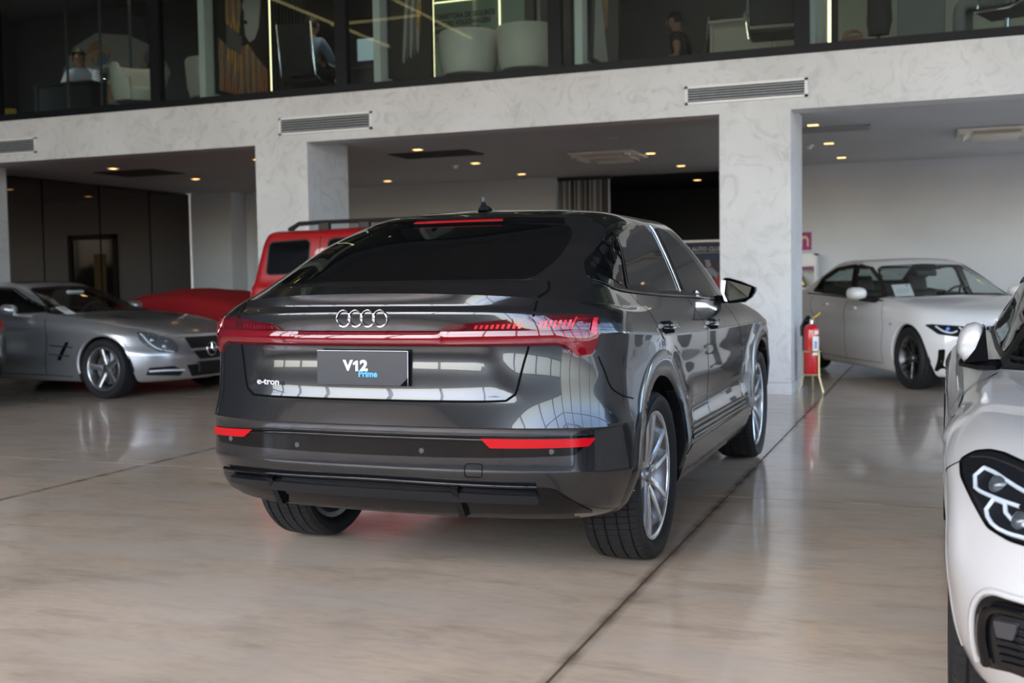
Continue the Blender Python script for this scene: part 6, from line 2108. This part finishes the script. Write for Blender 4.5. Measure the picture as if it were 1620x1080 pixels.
# desks
def desk(x0, x1, y0, y1, h, label, m, solid=True):
    r = thing('office_desk', label, 'desk', ((x0 + x1) / 2, (y0 + y1) / 2, MZ))
    w, d = (x1 - x0) / 2, (y1 - y0) / 2
    MB().box(-w, w, -d, d, h - .035, h, .005).build('desk_top', m, r)
    for s_ in (-1, 1):
        MB().box(s_ * (w - .03) - .02, s_ * (w - .03) + .02, -d + .02, d - .02, 0, h - .035).build('side_panel', m, r)
    if solid: MB().box(-w + .05, w - .05, -d + .04, -d + .06, .02, h - .035).build('modesty_panel', m, r)
    return r


DESKB = mat('black_desk', (.02, .022, .023), .3, coat=.4)
desk(-12.95, -11.85, 13.5, 13.85, .82, 'dark office desk of the man at the left', DESKB)
desk(-8.7, -6.9, 13.95, 14.75, .76, 'dark office desk before the man in blue', DESKB)
desk(-2.75, -1.5, 14.2, 14.9, .95, 'tall dark table behind the empty office chair', mat('grey_table', (.30, .29, .27), .4))
r = thing('file_cabinet', 'dark grey cabinet by the glass at the right end of the offices', 'cabinet', (-.22, 13.1, MZ))
MB().box(-.24, .24, -.25, .25, 0, 1.3, .01).build('body', mat('cabinet_grey', (.11, .12, .13), .5), r)
MB().box(-.23, .23, -.256, -.25, .66, 1.28).build('door', mat('cabinet_grey'), r)
MB().box(-.23, .23, -.256, -.25, .02, .64).build('door', mat('cabinet_grey'), r)
r = thing('leather_bag', 'brown leather bag on the mezzanine floor by the glass', 'bag', (-.88, 12.35, MZ), math.radians(-8))
LEA = mat('brown_leather', (.22, .085, .045), .55)
v, f = [], []
for i in range(9):
    t = -1 + 2 * i / 8
    hh = .24 * (1 - .35 * t * t) ** 1.0
    for k in range(12):
        a = 2 * math.pi * k / 12
        v.append((.21 * t, .11 * math.cos(a) * (1 - .15 * t * t), max(0, hh / 2 + hh / 2 * math.sin(a) * (1 - .25 * abs(t) ** 3))))
for i in range(8):
    for k in range(12): f.append((i * 12 + k, i * 12 + (k + 1) % 12, i * 12 + 12 + (k + 1) % 12, i * 12 + 12 + k))
f += [tuple(range(12)), tuple(96 + k for k in range(12))]
MB().add(v, f).build('bag_body', LEA, r, True, 60)
for s_ in (-.05, .05):
    MB().tube([(-.10, s_, .19), (-.07, s_, .27), (0, s_, .285), (.07, s_, .27), (.10, s_, .19)], .009, 8).build('handle', LEA, r, True)
for k, x in enumerate((-12.34, -12.18)):
    o = thing('yellow_box', 'small yellow box at the foot of the left office glass, %s of two' % ('left', 'right')[k], 'box', (x, 12.25, MZ), 0, 'yellow boxes')
    MB().box(-.07, .07, -.05, .05, 0, .24, .004).build('carton', mat('yellow_card', (.70, .46, .05), .5), o)
    MB().box(-.071, .071, -.051, .051, .10, .13).build('band', mat('orange_band', (.45, .26, .03), .5), o)
r = thing('hanging_coat', 'dark coat hanging on a stand left of the grey cabinet', 'coat', (-.66, 13.0, MZ))
v, f = [], []
for i, (z, w) in enumerate(((.35, .11), (.5, .13), (.8, .115), (1.1, .10), (1.35, .12), (1.45, .06))):
    for k in range(14):
        a = 2 * math.pi * k / 14
        q = 1 + .12 * math.sin(5 * a + i)
        v.append((w * q * math.cos(a), .7 * w * q * math.sin(a), z))
for i in range(5):
    for k in range(14): f.append((i * 14 + k, i * 14 + (k + 1) % 14, i * 14 + 14 + (k + 1) % 14, i * 14 + 14 + k))
f += [tuple(range(14)), tuple(70 + k for k in range(14))]
MB().add(v, f).build('coat', mat('dark_cloth', (.02, .02, .021), .8), r, True, 60)
MB().tube([(0, 0, 0), (0, 0, 1.6)], .014, 8).build('stand_pole', BLACKP, r, True)
MB().lathe([(0, .02), (.16, .015), (.16, 0), (0, 0)], 16, 'z').build('stand_base', BLACKP, r)
r = thing('monitor', 'computer monitor on the desk of the man in blue', 'monitor', (-7.55, 14.35, MZ + .76))
MB().box(-.27, .27, -.015, .015, .12, .46, .006).build('screen_case', BLACKP, r)
MB().box(-.255, .255, -.018, -.0155, .135, .445).build('screen', mat('screen_glow', (.3, .4, .45), .3, emit=(.45, .62, .70), es=.35), r)
MB().box(-.10, .10, -.08, .08, 0, .012).box(-.02, .02, -.01, .02, .01, .14).build('stand', BLACKP, r)

# ---------------------------------------------------------------- people
SKIN = mat('skin', (.42, .22, .15), .55)
HAIR = mat('dark_hair', (.018, .013, .010), .6)


def skinned(name, joints, edges, m, parent, sub=2):
    """joints: {name: (x, y, z, r)}; one continuous skin over the joint tree, rooted at the first joint"""
    ids = list(joints)
    me = bpy.data.meshes.new(name)
    me.from_pydata([joints[k][:3] for k in ids], [(ids.index(a), ids.index(b)) for a, b in edges], [])
    o = bpy.data.objects.new(name, me)
    COL.objects.link(o)
    md = o.modifiers.new('skin', 'SKIN')
    md.use_smooth_shade = True
    for i, k in enumerate(ids):
        sv = me.skin_vertices[0].data[i]
        rr_ = joints[k][3]
        sv.radius = (rr_, rr_) if not isinstance(rr_, tuple) else rr_
        sv.use_root = (i == 0)
    sb = o.modifiers.new('sub', 'SUBSURF'); sb.levels = sub; sb.render_levels = sub
    bpy.context.view_layer.update()
    dg = bpy.context.evaluated_depsgraph_get()
    me2 = bpy.data.meshes.new_from_object(o.evaluated_get(dg))
    bpy.data.objects.remove(o); bpy.data.meshes.remove(me)
    me2.name = name
    me2.materials.clear()
    return mobm(name, me2, m, parent, True)


def person(label, loc, rz, J, shirt, trousers, hand_curl=1.0, shoes=BLACKP, head_turn=0.0):
    """seated or standing figure; J: joint positions, +y is forward"""
    r = thing('person', label, 'person', loc, rz)
    rad = dict(pelvis=.135, waist=.125, chest=.15, neck0=.085, neck=.055, head0=.075, head=.098, crown=.075)
    jt = {}
    for k in ('pelvis', 'waist', 'chest', 'neck0', 'neck', 'head0', 'head', 'crown'): jt[k] = (*J[k], rad[k])
    ed = [('pelvis', 'waist'), ('waist', 'chest'), ('chest', 'neck0'), ('neck0', 'neck'), ('neck', 'head0'), ('head0', 'head'), ('head', 'crown')]
    for s_ in ('l', 'r'):
        for k, q in (('sho', .072), ('elb', .044), ('wri', .028), ('palm', .034)): jt[s_ + k] = (*J[s_ + k], q)
        for k, q in (('hip', .10), ('kne', .062), ('ank', .042), ('toe', .040)): jt[s_ + k] = (*J[s_ + k], q)
        ed += [('chest', s_ + 'sho'), (s_ + 'sho', s_ + 'elb'), (s_ + 'elb', s_ + 'wri'), (s_ + 'wri', s_ + 'palm'), ('pelvis', s_ + 'hip'), (s_ + 'hip', s_ + 'kne'), (s_ + 'kne', s_ + 'ank'), (s_ + 'ank', s_ + 'toe')]
        w, p = Vector(J[s_ + 'wri']), Vector(J[s_ + 'palm'])
        fwd = (p - w).normalized(); side = fwd.cross(Vector((0, 0, 1)))
        side = side.normalized() if side.length > 1e-3 else Vector((1, 0, 0))
        for i, (off, ln) in enumerate(((-.030, .075), (-.010, .085), (.010, .080), (.030, .062))):
            b0 = p + fwd * .03 + side * off
            b1 = b0 + fwd * ln * .5 + Vector((0, 0, -.012))
            b2 = b1 + fwd * ln * .35 + Vector((0, 0, -.030))
            for nm, q in (('a', b0), ('b', b1), ('c', b2)): jt['%sf%d%s' % (s_, i, nm)] = (*q, .0092)
            ed += [(s_ + 'palm', '%sf%da' % (s_, i)), ('%sf%da' % (s_, i), '%sf%db' % (s_, i)), ('%sf%db' % (s_, i), '%sf%dc' % (s_, i))]
        t0 = w + fwd * .03 + side * (.035 if s_ == 'l' else -.035); t1 = t0 + fwd * .045 + side * (.02 if s_ == 'l' else -.02)
        jt[s_ + 'th'] = (*t1, .010)
        ed += [(s_ + 'wri', s_ + 'th')]
    skinned('body', jt, ed, SKIN, r)
    # clothing: slightly larger skins over the same joints
    tor = {k: (*J[k], rad[k] + .024) for k in ('waist', 'pelvis', 'chest', 'neck0')}
    te = [('waist', 'pelvis'), ('waist', 'chest'), ('chest', 'neck0')]
    for s_ in ('l', 'r'):
        e = Vector(J[s_ + 'elb']); w = Vector(J[s_ + 'wri'])
        stop = w if shirt[1] == 'long' else e * .55 + Vector(J[s_ + 'sho']) * .45
        tor[s_ + 'sho'] = (*J[s_ + 'sho'], .092)
        if shirt[1] == 'long':
            tor[s_ + 'elb'] = (*e, .062); tor[s_ + 'wri'] = (*(e * .12 + w * .88), .046)
            te += [('chest', s_ + 'sho'), (s_ + 'sho', s_ + 'elb'), (s_ + 'elb', s_ + 'wri')]
        else:
            tor[s_ + 'slv'] = (*stop, .066)
            te += [('chest', s_ + 'sho'), (s_ + 'sho', s_ + 'slv')]
    skinned('shirt', tor, te, shirt[0], r)
    tr = {'pelvis': (*J['pelvis'], .148)}
    ted = []
    for s_ in ('l', 'r'):
        tr[s_ + 'hip'] = (*J[s_ + 'hip'], .112); tr[s_ + 'kne'] = (*J[s_ + 'kne'], .080); tr[s_ + 'ank'] = (*J[s_ + 'ank'], .066)
        ted += [('pelvis', s_ + 'hip'), (s_ + 'hip', s_ + 'kne'), (s_ + 'kne', s_ + 'ank')]
        a, t = Vector(J[s_ + 'ank']), Vector(J[s_ + 'toe'])
        skinned('shoe', {'a': (*(a + Vector((0, 0, -.035))), .048), 'h': (*(a + (a - t) * .25 + Vector((0, 0, -.045))), .042), 't': (*t, .043)}, [('a', 'h'), ('a', 't')], shoes, r, 1)
    skinned('trousers', tr, ted, trousers, r)
    # head details: +y of the head direction
    hd, fw = Vector(J['head']), Vector((math.sin(head_turn), math.cos(head_turn), 0))
    sd = Vector((fw.y, -fw.x, 0))
    hm = MB()
    v, f = [], []
    n, mm = 18, 9
    for i in range(mm + 1):
        ph = math.pi * .62 * i / mm
        for k in range(n):
            a = 2 * math.pi * k / n
            loc_ = Vector((math.sin(ph) * math.cos(a), math.sin(ph) * math.sin(a), math.cos(ph)))
            back = max(0, -loc_.y)
            cut = .45 if loc_.y > .25 else 1.0
            z = loc_.z if loc_.y < .2 else max(loc_.z, .42)
            q = hd + Vector((0, 0, .012)) + sd * loc_.x * .108 + fw * (loc_.y * .118 - .008) + Vector((0, 0, z * .128))
            v.append(q[:])
    for i in range(mm):
        for k in range(n): f.append((i * n + k, i * n + (k + 1) % n, i * n + n + (k + 1) % n, i * n + n + k))
    hm.add(v, f).build('hair', HAIR, r, True, 60)
    face = MB()
    c = hd + fw * .098
    face.tube([c + Vector((0, 0, .02)), c + fw * .022 + Vector((0, 0, -.022)), c + Vector((0, 0, -.030))], [.010, .016, .012], 8)
    face.build('nose', SKIN, r, True)
    for s_ in (-1, 1):
        MB().lathe([(0, -.008), (.012, -.004), (.014, .0)], 10, 'z', tuple(hd + fw * .093 + sd * s_ * .035 + Vector((0, 0, .014)))).build('eye', mat('eye_dark', (.02, .015, .012), .2), r, True)
        e_ = hd + sd * s_ * .100 + Vector((0, 0, -.005))
        MB().tube([e_ + Vector((0, 0, -.028)), e_ + sd * s_ * .012 + Vector((0, 0, .0)), e_ + Vector((0, 0, .03))], [.010, .018, .012], 8).build('ear', SKIN, r, True)
    MB().tube([hd + fw * .094 + sd * -.024 + Vector((0, 0, -.052)), hd + fw * .100 + Vector((0, 0, -.052)), hd + fw * .094 + sd * .024 + Vector((0, 0, -.052))], .007, 6).build('mouth', mat('lips', (.35, .13, .11), .5), r, True)
    return r


def seated(lean=.05, arms='desk', z0=.0, head_fwd=.0, head_down=0.0):
    """joints of a person on a 0.46 m seat, facing +y"""
    J = dict(pelvis=(0, -.03, .63), waist=(0, .02 + lean * .4, .77), chest=(0, .03 + lean, .95), neck0=(0, .03 + lean * 1.3, 1.07), neck=(0, .045 + lean * 1.4, 1.125), head0=(0, .06 + lean * 1.5 + head_fwd, 1.18 - head_down * .5), head=(0, .07 + lean * 1.6 + head_fwd * 1.6, 1.25 - head_down), crown=(0, .065 + lean * 1.7 + head_fwd * 1.8, 1.315 - head_down))
    for s_, q in (('l', -1), ('r', 1)):
        J[s_ + 'sho'] = (q * .19, .03 + lean, 1.0)
        if arms == 'desk':
            J[s_ + 'elb'] = (q * .25, .17 + lean, .78); J[s_ + 'wri'] = (q * .14, .38 + lean, .82); J[s_ + 'palm'] = (q * .115, .45 + lean, .825)
        elif arms == 'down':
            J[s_ + 'elb'] = (q * .25, .0 + lean, .75); J[s_ + 'wri'] = (q * .23, .20 + lean, .68); J[s_ + 'palm'] = (q * .215, .27 + lean, .67)
        J[s_ + 'hip'] = (q * .10, .02, .61); J[s_ + 'kne'] = (q * .14, .46, .58); J[s_ + 'ank'] = (q * .14, .46, .11); J[s_ + 'toe'] = (q * .15, .60, .05)
    return J


BLUESH = mat('light_blue_shirt', (.42, .48, .62), .7)
NAVYSH = mat('mid_blue_shirt', (.20, .28, .42), .7)
BLACKSH = mat('black_shirt', (.014, .014, .015), .7)
DARKTR = mat('dark_trousers', (.02, .021, .024), .75)
GREYTR = mat('grey_trousers', (.20, .20, .21), .8)
office_chair(-12.66, 14.30, math.radians(-150), 'chrome framed mesh chair of the man at the left desk')
person('man in a light blue shirt bent over the desk at the left', (-12.62, 14.25, MZ + .06), math.radians(-150), seated(.14, 'desk', head_fwd=.05, head_down=.04), (BLUESH, 'long'), DARKTR)
person('man in blue seen from behind in a chrome framed chair', (-8.07, 13.42, MZ), 0, seated(.04, 'desk'), (NAVYSH, 'long'), DARKTR, head_turn=.25)
office_chair(-3.30, 15.35, math.radians(90), 'dark armed chair of the man in black')
person('man in a black T-shirt sitting in profile facing left', (-3.32, 15.35, MZ), math.radians(90), seated(.03, 'down'), (BLACKSH, 'short'), DARKTR)
office_chair(.62, 12.95, math.radians(70), 'swivel chair of the person in grey trousers at the right edge')
person('person in grey trousers sitting at the right end of the offices', (.64, 12.95, MZ), math.radians(75), seated(.03, 'down'), (BLACKSH, 'short'), GREYTR)

# added ceiling spots, out of view, that brighten the offices
for k, (x, y) in enumerate(((-12.3, 13.6), (-10.2, 13.2), (-7.6, 13.3), (-5.0, 13.2), (-2.5, 13.2), (0.3, 13.0), (2.8, 13.2))):
    downlight(x, y, 6.1, 'added unseen office downlight, number %s from the left' % ('one', 'two', 'three', 'four', 'five', 'six', 'seven')[k], 'added office downlights', watt=70)
